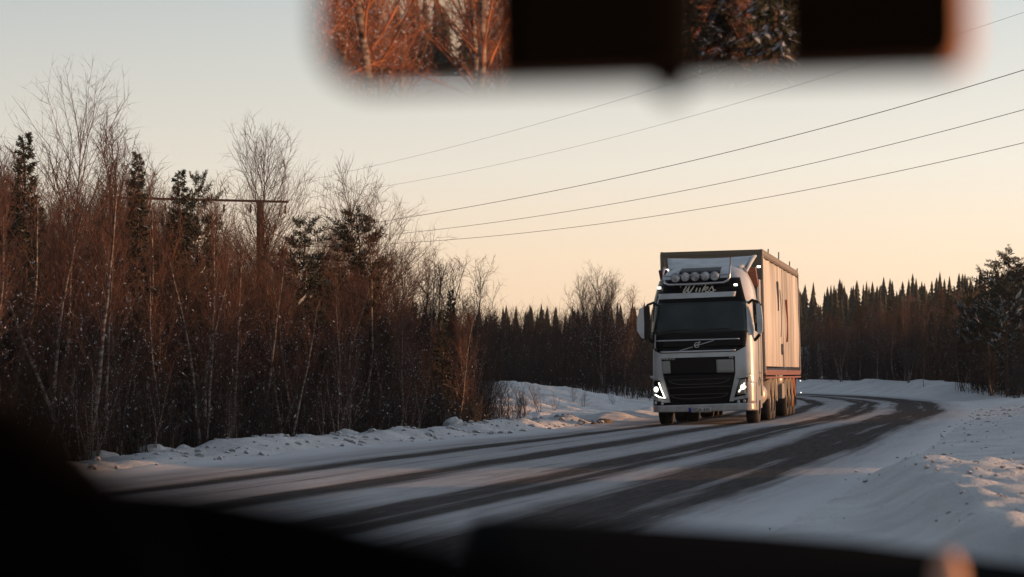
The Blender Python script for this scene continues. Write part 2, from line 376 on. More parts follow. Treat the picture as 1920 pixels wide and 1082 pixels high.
def ground_z(x, y):
    sh = np.shape(x); x = np.ravel(np.asarray(x, float)); y = np.ravel(np.asarray(y, float))
    u, ii = lateral(x, y)
    z = road_z(u, y)
    # left verge bank with lumps, lower forest floor
    lump = fbm(x * 0.9, y * 0.5, 4)
    z = z + 0.24 * np.exp(-((u + 5.5) / 0.75) ** 2) * (0.25 + 1.3 * np.clip(lump - 0.25, 0, 1) * 1.3) * (y < 80)
    z = z - 0.25 * sstep(6.2, 7.5, -u) * (y < 75)
    # snowy clearing mound beyond the thicket
    z = z + 0.9 * np.exp(-((y - 92) / 17.0) ** 2) * sstep(7, 13, -u) * (0.75 + 0.5 * fbm(x * 0.25, y * 0.2, 4))
    z = z + (0.42 * (fbm(x * 0.55, y * 0.45, 5) - 0.5) + 0.12 * (fbm(x * 2.2, y * 2.2, 3) - 0.5)) * sstep(5.5, 9, -u) * (y > 48)
    z = z + 0.25 * sstep(5, 8, -u) * sstep(100, 125, y) * 3
    # right: soft shoulder, rolling field
    r = sstep(4.6, 8.5, u)
    z = z + r * (0.28 + 0.24 * (fbm(x * 0.2 + 4, y * 0.15, 3) - 0.4)) * sstep(20, 50, y) - 0.016 * np.clip(u - 7.0, 0, 30) * (y < 130)
    z = z + (0.10 * (fbm(x * 1.8, y * 1.8, 4) - 0.5) + 0.07 * (fbm(x * 5.1, y * 4.3, 3) - 0.5) * (0.4 + 1.4 * fbm(x * .7 + 3, y * .7, 2))) * sstep(4.0, 5.2, np.abs(u)) * np.where(u > 0, 0.42, 1.0)
    # ploughed heap beside the car
    dmin = np.full(len(x), 1e9); hh = np.zeros(len(x))
    for i in range(len(HEAP) - 1):
        a = HEAP[i]; b = HEAP[i + 1]; ab = b - a
        t = np.clip(((x - a[0]) * ab[0] + (y - a[1]) * ab[1]) / (ab @ ab), 0, 1)
        d = np.hypot(x - a[0] - t * ab[0], y - a[1] - t * ab[1]); side = (x - a[0] - t * ab[0])
        m = d < dmin; dmin = np.where(m, d, dmin); hh = np.where(m, side, hh)
    fall = np.where(hh < 0, np.exp(-(dmin / 0.5) ** 2), np.clip(1 - 0.16 * np.maximum(hh, 0), 0, 1))
    fall = fall * (1 - sstep(25.5, 31.0, y + 0.5 * np.maximum(hh, 0))) * sstep(4.1, 4.9, u) * (dmin < 9) * (y < 40)
    z = z + fall * (0.40 * (0.78 + 0.5 * (fbm(x * 3.5, y * 2.6, 5) - 0.3)) + 0.07 * (fbm(x * 5.0, y * 4.0, 3) - 0.5))
    # shoulder behind the far bend and beyond
    z = z + 0.55 * np.exp(-((u - 7.5) / 2.0) ** 2) * sstep(100, 130, y) * (0.7 + 0.6 * lump)
    # far ground rises into the wooded ridge
    far = sstep(180, 520, y)
    z = z + far * (5.0 + 9.0 * sstep(0, 110, x * 500 / np.maximum(y, 100)) + 2.5 * (fbm(x * 0.01, y * 0.01, 3) - 0.5))
    return z.reshape(sh)
def gz(x, y): return float(ground_z(np.array([x]), np.array([y]))[0])

def grid_mesh(name, xs, ys, mats, drop=True):
    X, Y = np.meshgrid(xs, ys); Z = ground_z(X, Y)
    if drop:
        u, _ = lateral(X, Y); u = u.reshape(X.shape)
        Z = Z - 0.05 * (1 - sstep(4.3, 4.9, np.abs(u)))
    V = np.stack([X.ravel(), Y.ravel(), Z.ravel()], 1); n = len(xs)
    i = np.arange(len(ys) - 1)[:, None] * n + np.arange(n - 1)[None, :]
    F = np.stack([i, i + 1, i + 1 + n, i + n], -1).reshape(-1, 4)
    return mesh_np(name, V, F, mats, smooth=True)
def axis(parts):
    out = []
    for a, b, st in parts: out += list(np.arange(a, b, st))
    return np.array(out + [parts[-1][1]])
xs = axis([(-3000, -300, 180), (-300, -60, 12), (-60, -14, 1.5), (-14, 14, 0.11), (14, 40, 0.7), (40, 300, 12), (300, 3000, 180)])
ys = axis([(-3000, -300, 180), (-300, -60, 12), (-60, 8, 2), (8, 14, 0.3), (14, 60, 0.13), (60, 110, 0.4), (110, 220, 2), (220, 700, 12), (700, 4500, 200)])
g = link("snow_ground", grid_mesh("snow_ground", xs, ys, M['snow'])); tag(g, kind='structure', label='snow covered ground around the road and under the woods')

# road strip
us = np.concatenate([np.linspace(-5.0, 5.0, 61)])
k0, k1 = 0, len(CL); KI = np.arange(k0, k1, 1)
XX = CL[KI, 0][:, None] + NR[KI, 0][:, None] * us[None]; YY = CL[KI, 1][:, None] + NR[KI, 1][:, None] * us[None]
UU = np.broadcast_to(us[None], XX.shape); ZZ = ground_z(XX, YY) - 0.0
rut = 0
for c, w in ((-2.85, 0.35), (-0.95, 0.4), (0.95, 0.4), (2.95, 0.6)): rut = rut - 0.018 * np.exp(-((UU - c) / w) ** 2)
ZZ = ZZ + rut + 0.012 * (fbm(UU * 1.5, SS[KI][:, None] * 0.3 + 0 * UU, 3) - 0.5) - 0.06 * (sstep(4.6, 5.0, np.abs(UU)))
V = np.stack([XX.ravel(), YY.ravel(), ZZ.ravel()], 1); n = len(us)
i = np.arange(len(KI) - 1)[:, None] * n + np.arange(n - 1)[None]
F = np.stack([i, i + 1, i + 1 + n, i + n], -1).reshape(-1, 4)
rme = mesh_np("road", V, F, M['road'], smooth=True)
uvl = rme.uv_layers.new(name="UVMap"); UVs = np.stack([UU.ravel(), np.broadcast_to(SS[KI][:, None], XX.shape).ravel()], 1)[F.ravel()]
uvl.data.foreach_set("uv", UVs.astype(np.float32).ravel())
tag(link("road", rme), kind='structure', label='snowy two lane road with dark worn wheel tracks curving to the left')

# ------------------------------------------------------------ truck
TO = Vector((4.62, 58.2, 0)); TYAW = -R(10.5); TROLL = R(1.25)
truck = empty("articulated_truck", TO)
truck.rotation_euler = (Matrix.Rotation(TYAW, 4, 'Z') @ Matrix.Rotation(-TROLL, 4, 'Y')).to_euler()
tag(truck, "white articulated truck with five roof spotlights and a curtain sided trailer on the road", "truck")
S = 78.0
def lx(px): return (px - 1319.3) / S
def lz(px, py): return ((796.6 - (px - 1230) * 0.0223) - py) / S
def L(px, py): return (lx(px), lz(px, py))
# cab front surface
ZP = [0.30, 0.9, 1.6, 2.25, 2.95, 3.30, 3.52, 3.72, 3.86]
WP = [1.24, 1.25, 1.25, 1.235, 1.19, 1.14, 1.08, 0.99, 0.90]
YP = [0.02, 0.0, 0.02, 0.08, 0.26, 0.38, 0.52, 0.78, 1.25]
RP = [0.22, 0.22, 0.24, 0.25, 0.28, 0.30, 0.32, 0.34, 0.34]
def prof(z): return (np.interp(z, ZP, WP), np.interp(z, ZP, YP), np.interp(z, ZP, RP))
def ysurf(x, z):
    w, y, r = prof(z); y = y + 0.05 * (x / w) ** 2; a = min(abs(x), w) - (w - r)
    if a > 0: y += 1.35 * (r - math.sqrt(max(r * r - a * a, 0)))
    return y
def patch(name, tl, tr, br, bl, off, mtl, parent, nx=24, nz=10, px=True, thick=0.03, curve=None, label=None):
    """a panel following the cab front between four corners (picture rows and columns or local x,z)"""
    c = [L(*q) if px else q for q in (tl, tr, br, bl)]
    vs = []; fs = []
    for j in range(nz + 1):
        b = j / nz
        for i in range(nx + 1):
            a = i / nx
            x = (c[0][0] * (1 - a) + c[1][0] * a) * (1 - b) + (c[3][0] * (1 - a) + c[2][0] * a) * b
            z = (c[0][1] * (1 - a) + c[1][1] * a) * (1 - b) + (c[3][1] * (1 - a) + c[2][1] * a) * b
            if curve: dx, dz = curve(a, b); x += dx; z += dz
            vs.append((x, ysurf(x, z) - off, z))
    n = nx + 1
    for j in range(nz):
        for i in range(nx): fs.append((j * n + i, j * n + i + 1, (j + 1) * n + i + 1, (j + 1) * n + i))
    rim = [i for i in range(n)] + [j * n + nx for j in range(1, nz + 1)] + [nz * n + i for i in range(nx - 1, -1, -1)] + [j * n for j in range(nz - 1, 0, -1)]
    base = len(vs); vs += [(vs[k][0], vs[k][1] + thick, vs[k][2]) for k in rim]
    q = len(rim)
    for a in range(q): fs.append((rim[a], rim[(a + 1) % q], base + (a + 1) % q, base + a))
    mb = MB(); mb.add(vs, fs, 0, True); o = mb.build(name, mtl, parent, label)
    for k, p in enumerate(o.data.polygons): p.use_smooth = k < nx * nz
    return o
cab = MB()
zs = list(np.linspace(0.55, 2.25, 10)) + list(np.linspace(2.4, 3.86, 16)); rows = []
yb = 2.25; nfr = 40
for z in zs:
    w, y0, r = prof(z); row = []
    row.append((-w + 0.02, yb, z))
    for i in range(nfr + 1):
        t = i / nfr; sgn = -1 if t < 0.5 else 1; q = abs(2 * t - 1)
        x = sgn * w * (1 - (1 - q) ** 1.6); row.append((x, ysurf(x, z), z))
    row.append((w - 0.02, yb, z)); rows.append(row)
n = len(rows[0]); vs = [v for r_ in rows for v in r_]; fs = []
for j in range(len(rows) - 1):
    for i in range(n - 1): fs.append((j * n + i, j * n + i + 1, (j + 1) * n + i + 1, (j + 1) * n + i))
cab.add(vs, fs, 0, True)
cab.add(rows[-1], [list(range(n))], 0)
cab.add([(-1.2, yb, 0.9), (1.2, yb, 0.9), (1.15, yb, 3.3), (0.88, yb, 3.86), (-0.88, yb, 3.86), (-1.15, yb, 3.3)], [(0, 1, 2, 3, 4, 5)], 0)
cabo = cab.build("cab", M['white'], truck)
# front details in picture rows, following the surface
def nar(k): return lambda a, b: (0, k * (2 * a - 1) ** 2)
def corner_cut(a, b):   # rounded lower corners
    return (0, 0)
patch("visor_panel", (1232, 521), (1389, 516), (1402, 566), (1221, 570), 0.012, M['gloss'], truck, curve=lambda a, b: (0, 0.0))
ws = patch("windscreen", (1222, 566), (1401, 562), (1404, 621), (1219, 625), 0.018, M['glass'], truck)
w2 = MB()
for x0, x1 in ((-0.98, -0.22), (-0.12, 0.72)):
    w2.tube([(x0 + (x1 - x0) * t, ysurf(x0 + (x1 - x0) * t, 2.30) - 0.035, 2.265 + 0.035 * math.sin(t * 2.4)) for t in (0, .25, .5, .75, 1)], 0.014, 6)
build_split(w2, "wiper", M['black'], truck, 0, -0.17)
patch("grille_hood", (1218, 622), (1405, 618), (1400, 648), (1217, 652), 0.014, M['gloss'], truck)
patch("grille_hood", (1217, 651), (1400, 647.5), (1382, 657), (1240, 661), 0.013, M['gloss'], truck)
patch("visor_stripe", (1234, 548), (1383, 543.5), (1381, 553), (1236, 558.5), 0.03, M['white'], truck)
patch("chrome_strip", (1231, 636), (1389, 632), (1389, 634), (1231, 638.5), 0.03, M['chrome'], truck, nz=2)
patch("chrome_strip", (1239, 657), (1382, 653), (1381, 656), (1240, 660.5), 0.035, M['chrome'], truck, nz=2)
# emblem: ring with an arrow over a diagonal bar
em = MB(); ex, ez = L(1309, 645.0); ey = ysurf(ex, ez) - 0.045
em.tube([(ex + 0.058 * math.cos(t), ey, ez + 0.058 * math.sin(t)) for t in np.linspace(0, 2 * math.pi, 25)], 0.014, 6, cap=False)
em.box((ex, ey, ez), (0.085, 0.012, 0.022)); em.tube([(ex + .04, ey, ez + .045), (ex + .075, ey, ez + .082)], 0.012, 6)
em.tube([(ex + .045, ey, ez + .08), (ex + .08, ey, ez + .08), (ex + .08, ey, ez + .045)], 0.009, 6)
a = L(1276, 656); b = L(1301, 648.5)
em.tube([(a[0], ysurf(*a) - .035, a[1]), (b[0], ysurf(*b) - .035, b[1])], 0.013, 6)
a = L(1315.5, 644); b = L(1341, 636.5)
em.tube([(a[0], ysurf(*a) - .035, a[1]), (b[0], ysurf(*b) - .035, b[1])], 0.013, 6)
em.build("badge", M['chrome'], truck)
# grille opening
patch("grille", (1241, 670), (1380, 666), (1380, 698), (1244, 702), 0.015, M['gloss'], truck)
patch("grille", (1244, 702), (1380, 698), (1366, 757), (1259, 762), 0.017, M['gloss'], truck)
for (a, b, c_, d) in (((1254, 712), (1370, 708), 0.11, 0.10), ((1258, 740), (1366, 736), 0.09, 0.08), ((1252, 726), (1372, 722), 0.0, 0.06)):
    mb = MB(); A = L(*a); B = L(*b)
    pts = [(A[0] + (B[0] - A[0]) * t, 0, A[1] + (B[1] - A[1]) * t - c_ * (1 - abs(2 * t - 1) ** 6)) for t in np.linspace(0, 1, 25)]
    pts = [(x, ysurf(x, z) - 0.05, z) for x, _, z in pts]
    mb.tube(pts, 0.012, 6); mb.build("grille_bar", M['cargrey'], truck); mb = MB()
    if c_ > 0:
        pts = [(A[0] + (B[0] - A[0]) * t, 0, A[1] + (B[1] - A[1]) * t + 0.01) for t in np.linspace(0, 1, 13)]
        mb.tube([(x, ysurf(x, z) - 0.045, z) for x, _, z in pts], 0.011, 6); mb.build("grille_bar", M['cargrey'], truck)

patch("cover_plate", (1242, 675.5), (1257.5, 675), (1258.5, 698), (1243.5, 698.5), 0.03, M['plategrey'], truck, nx=6, nz=4)
patch("cover_plate", (1345, 672.5), (1377, 671.5), (1378, 696), (1345.5, 697), 0.03, M['plategrey'], truck, nx=8, nz=4)
# text
def text_mesh(name, s, size, loc, mtl, parent, shear=0.0, offset=0.0, ext=0.006, ry=0.0, xs_=1.0, rx=90.0):
    cu = bpy.data.curves.new(name, 'FONT'); cu.body = s; cu.size = size; cu.align_x = 'CENTER'; cu.align_y = 'CENTER'; cu.shear = shear; cu.offset = offset; cu.extrude = ext
    to = bpy.data.objects.new(name + "_tmp", cu); COL.objects.link(to); bpy.context.view_layer.update()
    me = bpy.data.meshes.new_from_object(to.evaluated_get(bpy.context.evaluated_depsgraph_get())); bpy.data.objects.remove(to)
    me.materials.clear(); me.materials.append(mtl)
    o = link(name, me, parent); o.location = loc; o.rotation_euler = (R(rx), R(ry), 0); o.scale = (xs_, 1, 1)
    return o
# hand drawn script name on the visor board
def script_name():
    mb = MB(); x0, z0 = L(1279, 546.5); sc_ = 0.0128; yy = ysurf(0, z0 + .1) - 0.05
    def st(pts, r=0.015):
        r *= 1.15
        P_ = [Vector(p) for p in pts]; out = []
        Pn = [P_[0]] + P_ + [P_[-1]]
        for i in range(1, len(Pn) - 2):
            for t in np.linspace(0, 1, 6, endpoint=False):
                p0, p1, p2, p3 = Pn[i - 1:i + 3]
                out.append(0.5 * (2 * p1 + (p2 - p0) * t + (2 * p0 - 5 * p1 + 4 * p2 - p3) * t * t + (3 * p1 - 3 * p2 + p3 - p0) * t ** 3))
        out.append(P_[-1]); n_ = len(out)
        pts3 = [(x0 + (p.x) * sc_, yy, z0 + p.y * sc_) for p in out]
        mb.tube(pts3, [r * (0.65 + 0.5 * math.sin(math.pi * min(1, (i + .5) / n_))) for i in range(n_)], 6)
    st([(-1, 11), (0, 14), (3, 16.5), (8, 16.5), (11, 15), (9, 10), (5, 4), (4.5, 1), (6, 0.5), (10, 4), (15, 11), (18, 15.5)], 0.015)
    st([(18, 15.5), (15, 9), (13, 3), (13.5, 0.5), (16, 1), (21, 7), (25, 13), (27, 16)], 0.015)
    st([(31, 9.5), (28.6, 4), (28.3, 1.2)]); st([(32.8, 13.6), (33.9, 15.4)], 0.017)
    st([(37.2, 9.5), (34.9, 4), (34.6, 1.2)]); st([(39.0, 13.6), (40.1, 15.4)], 0.017)
    st([(49, 17), (45, 11), (41, 4), (39.5, 1)], 0.015); st([(42, 4), (46, 8.5), (51, 10), (50, 7), (45, 5)]); st([(45, 5), (48, 1.2), (51, 1), (55, 6)])
    st([(55, 6), (59, 11.5), (60, 8), (61.5, 3.5), (59, 1), (54.5, 1.5)]); st([(59, 1), (64, 3.5), (66, 5)], 0.01)
    mb.build("name_sign", M['script'], truck)
script_name()
def ft(name, s, size, px, py, m, **k):
    x, z = L(px, py); return text_mesh(name, s, size, (x, ysurf(x, z) - k.pop('off', 0.035), z), m, truck, **k)
ft("lettering", "VOLVO", 0.066, 1254.5, 671.4, M['chrome'], xs_=1.5)
ft("lettering", "FH", 0.06, 1373, 668.6, M['chrome'], xs_=1.4)
# bumper
bp = MB(); zb = [0.315, 0.34, 0.46, 0.5]; vs = []; fs = []
patch("bumper", (1221, 759.5), (1417, 752.5), (1418, 767), (1222.5, 772), 0.045, M['white'], truck, nx=36, nz=5, thick=0.15)
patch("bumper_side", (1.0, 1.02), (1.25, 1.02), (1.25, 0.52), (1.0, 0.50), 0.02, M['white'], truck, px=False, nx=8)
mb = MB()
for sx in (-1, 1):
    mb.prism([(0.28, 0.33), (0.72, 0.33), (0.80, 0.60), (0.86, 1.0), (0.28, 1.0)], 'x', sx * 1.16, sx * 1.255)
build_split(mb, "bumper_corner", M['white'], truck)
pl = patch("number_plate", (1296.5, 763), (1333.5, 762), (1333.5, 770.5), (1296.5, 771.3), 0.062, M['plate'], truck, nx=6, nz=3, thick=0.012)
patch("plate_band", (1291, 763.1), (1296.2, 763), (1296.2, 771.3), (1291, 771.4), 0.062, M['eu'], truck, nx=2, nz=2, thick=0.012)
t_ = ft("plate_lettering", "YDA 435", 0.125, 1315, 767.0, M['black'], off=0.068, ext=0.003, xs_=0.92)
# headlamps
def headlamp(sgn, tl, tr, br, bl, lamp, drl):
    ho = patch("headlight", tl, tr, br, bl, 0.02, M['gloss'], truck, nx=10, nz=10)
    x, z = L(*lamp); mb = MB(); y = ysurf(x, z) - 0.03
    mb.lathe([(-0.02, 0.001), (-0.02, 0.048), (0.015, 0.06)], (x, y, z), 'y', 20)
    mb.build("lamp", M['lit'], ho)
    mb = MB(); mb.lathe([(-0.012, 0.062), (-0.024, 0.072), (0.02, 0.085)], (x, y, z), 'y', 20); mb.build("lamp_ring", M['chrome'], ho)
    if drl:
        mb = MB(); pts = [L(*q) for q in drl]
        mb.tube([(x, ysurf(x, z) - 0.04, z) for x, z in pts], 0.015, 6); mb.build("light_strip", M['lit'], ho)
    else:
        mb = MB(); pts = [L(1385.5, 733), L(1391, 726), L(1397, 716)]
        mb.tube([(x, ysurf(x, z) - 0.04, z) for x, z in pts], 0.018, 6); mb.build("light_strip", M['litdim'], ho)
        patch("lamp_reflector", (1388, 710), (1400, 708), (1398, 736), (1382, 738), 0.028, M['plategrey'], ho, nx=5, nz=5)
headlamp(-1, (1222, 711), (1236.5, 713), (1248, 747), (1226, 742), (1230.3, 728.5), [(1235.5, 716), (1239.5, 727), (1246.5, 745), (1236, 743), (1227.5, 738.5)])
headlamp(1, (1388.5, 707), (1404, 705.5), (1400.5, 738), (1377, 743), (1393.7, 723.5), None)
patch("lamp_trim", (1216, 703), (1240, 708), (1240, 711), (1217, 708), 0.05, M['white'], truck, nx=8, nz=3)
patch("lamp_trim", (1385, 705), (1412, 698), (1412, 702), (1384, 709), 0.05, M['white'], truck, nx=8, nz=3)
for tl, tr, br, bl in (((1221, 748), (1249, 754), (1252, 759), (1223, 758.5)), ((1377, 748.5), (1403, 744), (1401, 753), (1373, 755.5))):
    fo = patch("fog_light", tl, tr, br, bl, 0.03, M['gloss'], truck, nx=8, nz=4)
    for k in (0.3, 0.72):
        cx = tl[0] + (tr[0] - tl[0]) * k; cy = (tl[1] + (tr[1] - tl[1]) * k + bl[1] + (br[1] - bl[1]) * k) / 2
        x, z = L(cx, cy); mb = MB(); mb.lathe([(-0.03, 0.001), (-0.03, 0.035), (0.01, 0.05)], (x, ysurf(x, z) - 0.01, z), 'y', 14); mb.build("fog_lens", M['lens'], fo)
# panel gaps and step openings on the side
mb = MB(); mb.box((1.252, 1.2, 2.0), (0.008, 0.03, 2.2)); mb.box((1.252, 1.98, 2.0), (0.008, 0.02, 2.0)); mb.box((1.253, 1.6, 1.22), (0.008, 0.8, 0.02)); mb.build("door_seam", M['black'], cabo)
mb = MB(); mb.prism([(0.52, 2.25), (1.2, 2.25), (1.2, 3.0), (0.62, 3.0), (0.47, 2.55)], 'x', 1.2, 1.245); mb.build("side_window", M['glass'], truck)
mb = MB(); mb.prism([(0.52, 2.25), (1.2, 2.25), (1.2, 3.0), (0.62, 3.0), (0.47, 2.55)], 'x', -1.245, -1.2); mb.build("side_window", M['glass'], truck)
# marker lights
for q in ((1236, 536), (1382, 531), (1239.5, 497.5), (1417, 492)):
    x, z = L(*q)
    mb = MB(); y = ysurf(max(-1.0, min(1.0, x)), min(z, 3.8)) - 0.03 if q[1] > 500 else 1.9
    mb.box((x, y, z), (0.085, 0.04, 0.05), bev=0.012); mb.build("marker_light", M['lit'], truck)
# roof panel, spotlights, light bar
patch("roof_panel", (1274, 497), (1351, 494), (1351, 521), (1270, 524), 0.03, M['gloss'], truck)
lb = MB()
def LB(px, py, y): x, z = L(px, py); return (x, y, z)
yl = 0.24
pts = [LB(1247, 497, yl + .25), LB(1246, 508, yl + .1), LB(1245.5, 521, yl), LB(1250, 528, yl), LB(1256, 531, yl), LB(1300, 530, yl), LB(1360, 527, yl), LB(1367, 524, yl), LB(1371.5, 518, yl), LB(1372, 505, yl + .1), LB(1372, 494, yl + .25)]
lb.tube(pts, 0.027, 8)
lb.tube([LB(1248, 514, yl + .08), LB(1371, 511, yl + .08)], 0.022, 8)
for q_ in ((LB(1248, 500, yl + .2), LB(1246.5, 487, yl + .2)), (LB(1372, 497, yl + .2), LB(1373.5, 477, yl + .2))):
    mb = MB(); mb.tube(q_, 0.012, 6); mb.build('antenna', M['black'], truck)
lb.build("light_bar", M['chrome'], truck)
for k, q in enumerate(((1270, 518.0), (1288.3, 516.2), (1307, 515.6), (1326.2, 514.8), (1344.3, 514.6))):
    x, z = L(*q); mb = MB()
    mb.lathe([(0.10, 0.001), (0.09, 0.06), (0.03, 0.11), (-0.01, 0.118), (-0.025, 0.112)], (x, yl - 0.02, z), 'y', 24)
    so = mb.build("spotlight", M['black'], truck)
    mb = MB(); mb.lathe([(-0.055, 0.001), (-0.05, 0.05), (-0.038, 0.09), (-0.024, 0.108)], (x, yl - 0.02, z), 'y', 24); mb.build("spotlight_lens", M['lens'], so)
# roof deflector: curved sloping board above the cab
mb = MB(); nn = 16; vs = []; fs = []
for j in range(7):
    b = j / 6
    for i in range(nn + 1):
        a = i / nn
        xb = -0.90 + a * 1.80; zb_ = 3.84 - 0.05 * abs(2 * a - 1) ** 4; yb_ = 1.2
        tlx, tlz = L(1239, 474); trx, trz = L(1405, 470)
        xt = tlx + (trx - tlx) * a; zt = tlz + (trz - tlz) * a - 0.03 * math.sin(math.pi * a); yt = 2.05
        q = b ** 0.8
        vs.append((xb + (xt - xb) * q, yb_ + (yt - yb_) * b, zb_ + (zt - zb_) * (b ** 1.0)))
m_ = nn + 1
for j in range(6):
    for i in range(nn): fs.append((j * m_ + i, j * m_ + i + 1, (j + 1) * m_ + i + 1, (j + 1) * m_ + i))
k_ = len(vs); vs += [(x, y + 0.06, z - 0.02) for x, y, z in vs]; fs += [tuple(k_ + t for t in f[::-1]) for f in fs]
ring = list(range(m_)) + [j * m_ + nn for j in range(1, 7)] + [6 * m_ + i for i in range(nn - 1, -1, -1)] + [j * m_ for j in range(5, 0, -1)]
for a in range(len(ring)): fs.append((ring[a], ring[(a + 1) % len(ring)], k_ + ring[(a + 1) % len(ring)], k_ + ring[a]))
mb.add(vs, fs, 0, True); mb.build("roof_deflector", M['white'], truck)
mb = MB()
mb.tube([(1.00, 1.15, 3.70), (1.06, 1.6, 3.92), (1.13, 1.95, 4.10), (1.17, 2.1, 4.13)], [0.035, 0.05, 0.055, 0.03], 8)
mb.build("deflector_edge", M['white'], truck)
mb = MB(); mb.prism([(1.5, 3.80), (1.75, 3.84), (2.35, 3.45), (2.2, 3.35)], 'x', 1.0, 1.2); mb.prism([(1.5, 3.80), (1.75, 3.84), (2.35, 3.45), (2.2, 3.35)], 'x', -1.2, -1.0)
build_split(mb, "side_deflector", M['rail'], truck)
mb = MB()   # side fairings behind the cab, full height
mb.box((1.20, 2.42, 2.1), (0.05, 0.5, 2.9)); mb.box((-1.20, 2.42, 2.1), (0.05, 0.5, 2.9)); build_split(mb, "side_fairing", M['white'], truck)
# mirrors
def side_mirror(s):
    mb = MB()
    x0, x1 = (1.24, 1.42) if s > 0 else (-1.60, -1.41)
    zt, zb2 = (2.88, 2.20) if s > 0 else (2.87, 2.11)
    if s > 0: poly = [(1.30, 2.86), (1.36, 2.90), (1.42, 2.82), (1.445, 2.5), (1.44, 2.22), (1.38, 2.14), (1.32, 2.2)]
    else: poly = [(-1.46, 2.86), (-1.43, 2.88), (-1.42, 2.5), (-1.43, 2.10), (-1.50, 2.14), (-1.60, 2.30), (-1.595, 2.55), (-1.53, 2.84)]
    mb.prism(poly, 'y', 0.20, 0.38, 0)
    o = mb.build("mirror", M['white'], truck)
    mb = MB()
    if s > 0:
        mb.box((1.37, 0.395, 2.64), (0.12, 0.02, 0.38)); mb.box((1.37, 0.395, 2.30), (0.12, 0.02, 0.2)); mb.prism([(1.245, 2.84), (1.30, 2.88), (1.31, 2.62), (1.26, 2.60)], 'y', 0.24, 0.36); mb.prism([(1.25, 2.40), (1.31, 2.42), (1.31, 2.2), (1.25, 2.24)], 'y', 0.24, 0.36)
    else:
        mb.prism([(-1.425, 2.86), (-1.30, 2.90), (-1.30, 2.12), (-1.36, 2.05), (-1.425, 2.09)], 'y', 0.22, 0.40)
    mb.build("mirror_back", M['black'], o)
    mb = MB()
    mb.tube([(s * 1.08, 0.42, 2.90), (s * 1.20, 0.34, 2.98), (s * 1.33, 0.3, 2.93), (s * 1.40, 0.3, 2.84)], 0.035, 6)
    mb.tube([(s * 1.12, 0.42, 1.98), (s * 1.25, 0.34, 2.02), (s * 1.36, 0.3, 2.14)], 0.04, 6)
    build_split(mb, "mirror_arm", M['black'], o, 2, 2.5)
side_mirror(1); side_mirror(-1)
# wheels
def wheel(x, y, r=0.50, w=0.30, name="wheel", s=1, z=None):
    c = (x, y, r if z is None else z); h = w / 2
    mb = MB(); mb.lathe([(-h, r * .58), (-h, r * .93), (-h * .8, r), (h * .8, r), (h, r * .93), (h, r * .58)], c, 'x', 40)
    e = empty(name, (0, 0, 0)); e.parent = truck
    mb.build("tyre", M['tyre'], e)
    mb = MB(); f = s * h
    mb.lathe([(f * .85, r * .59), (f * .8, r * .56), (f * .25, r * .50), (f * .2, r * .30), (f * .9, r * .26), (f * .95, r * .12), (f * .95, 0.001)], c, 'x', 28)
    for k in range(10):
        t = k * math.pi / 5; mb.lathe([(f * .2, 0.016), (f * .35, 0.016), (f * .35, 0.001)], (x, c[1] + r * .4 * math.cos(t), c[2] + r * .4 * math.sin(t)), 'x', 6)
    mb.build("rim", M['rim'], e)
for s in (-1, 1):
    wheel(s * 1.07, 1.40, s=s)
    wheel(s * 1.10, 4.9, s=s, w=0.28); wheel(s * 0.78, 4.9, s=s, w=0.26)
    wheel(s * 1.08, 6.25, s=s, w=0.28)
    for y in (11.0, 12.35, 13.7): wheel(s * 1.06, y, s=s, w=0.36)
# wheel arches / mudguards
def arch(x0, x1, yc, r, a0, a1, m, nm="mudguard"):
    mb = MB(); vs = []; fs = []; nn = 14
    for i in range(nn + 1):
        t = R(a0 + (a1 - a0) * i / nn)
        for x in (x0, x1):
            for rr in (r, r + 0.03): vs.append((x, yc - rr * math.cos(t), 0.5 + rr * math.sin(t)))
    for i in range(nn):
        a = i * 4; b = a + 4
        fs += [(a, b, b + 2, a + 2), (a + 1, a + 3, b + 3, b + 1), (a, a + 1, b + 1, b), (a + 2, b + 2, b + 3, a + 3)]
    fs += [(0, 2, 3, 1), (nn * 4, nn * 4 + 1, nn * 4 + 3, nn * 4 + 2)]
    mb.add(vs, fs, 0, True); return mb.build(nm, m, truck)
for s in (-1, 1):
    arch(s * 0.9, s * 1.25, 1.40, 0.60, 20, 165, M['black'])
    for y in (4.9, 6.25): arch(s * 0.62, s * 1.26, y, 0.58, 5, 178, M['mudguard'])
    for y in (11.0, 12.35): arch(s * 0.88, s * 1.25, y, 0.57, 5, 178, M['mudguard'])
    arch(s * 0.88, s * 1.26, 13.7, 0.58, -25, 178, M['orangeguard'] if s > 0 else M['mudguard'])
for s_ in (-1, 1):
    mb = MB(); mb.box((s_ * 1.19, 0.95, 0.75), (0.10, 0.42, 0.5), bev=.02); mb.build("step_panel", M['white'], truck)
    mb = MB(); mb.box((s_ * 1.17, 2.2, 0.85), (0.08, 0.5, 1.0), bev=.02); mb.build("step_panel", M['white'], truck)
mb = MB(); mb.box((0, 4.4, 0.92), (0.85, 7.8, 0.28)); mb.box((0, 1.2, 0.62), (1.7, 1.9, 0.42)); mb.box((0, 1.40, 0.46), (1.9, 0.16, 0.16)); mb.box((0, 4.9, 0.5), (1.9, 0.18, 0.18)); mb.lathe([(-.22, .001), (-.22, .2), (.22, .2), (.22, .001)], (0, 4.9, 0.5), 'x', 16)
mb.box((-0.18, 0.9, 0.38), (0.5, 0.6, 0.16)); mb.build("chassis", M['chassis'], truck)
mb = MB(); mb.box((0.02, 0.45, 0.36), (0.10, 0.06, 0.14)); mb.build("tow_pin", M['amber'], truck)
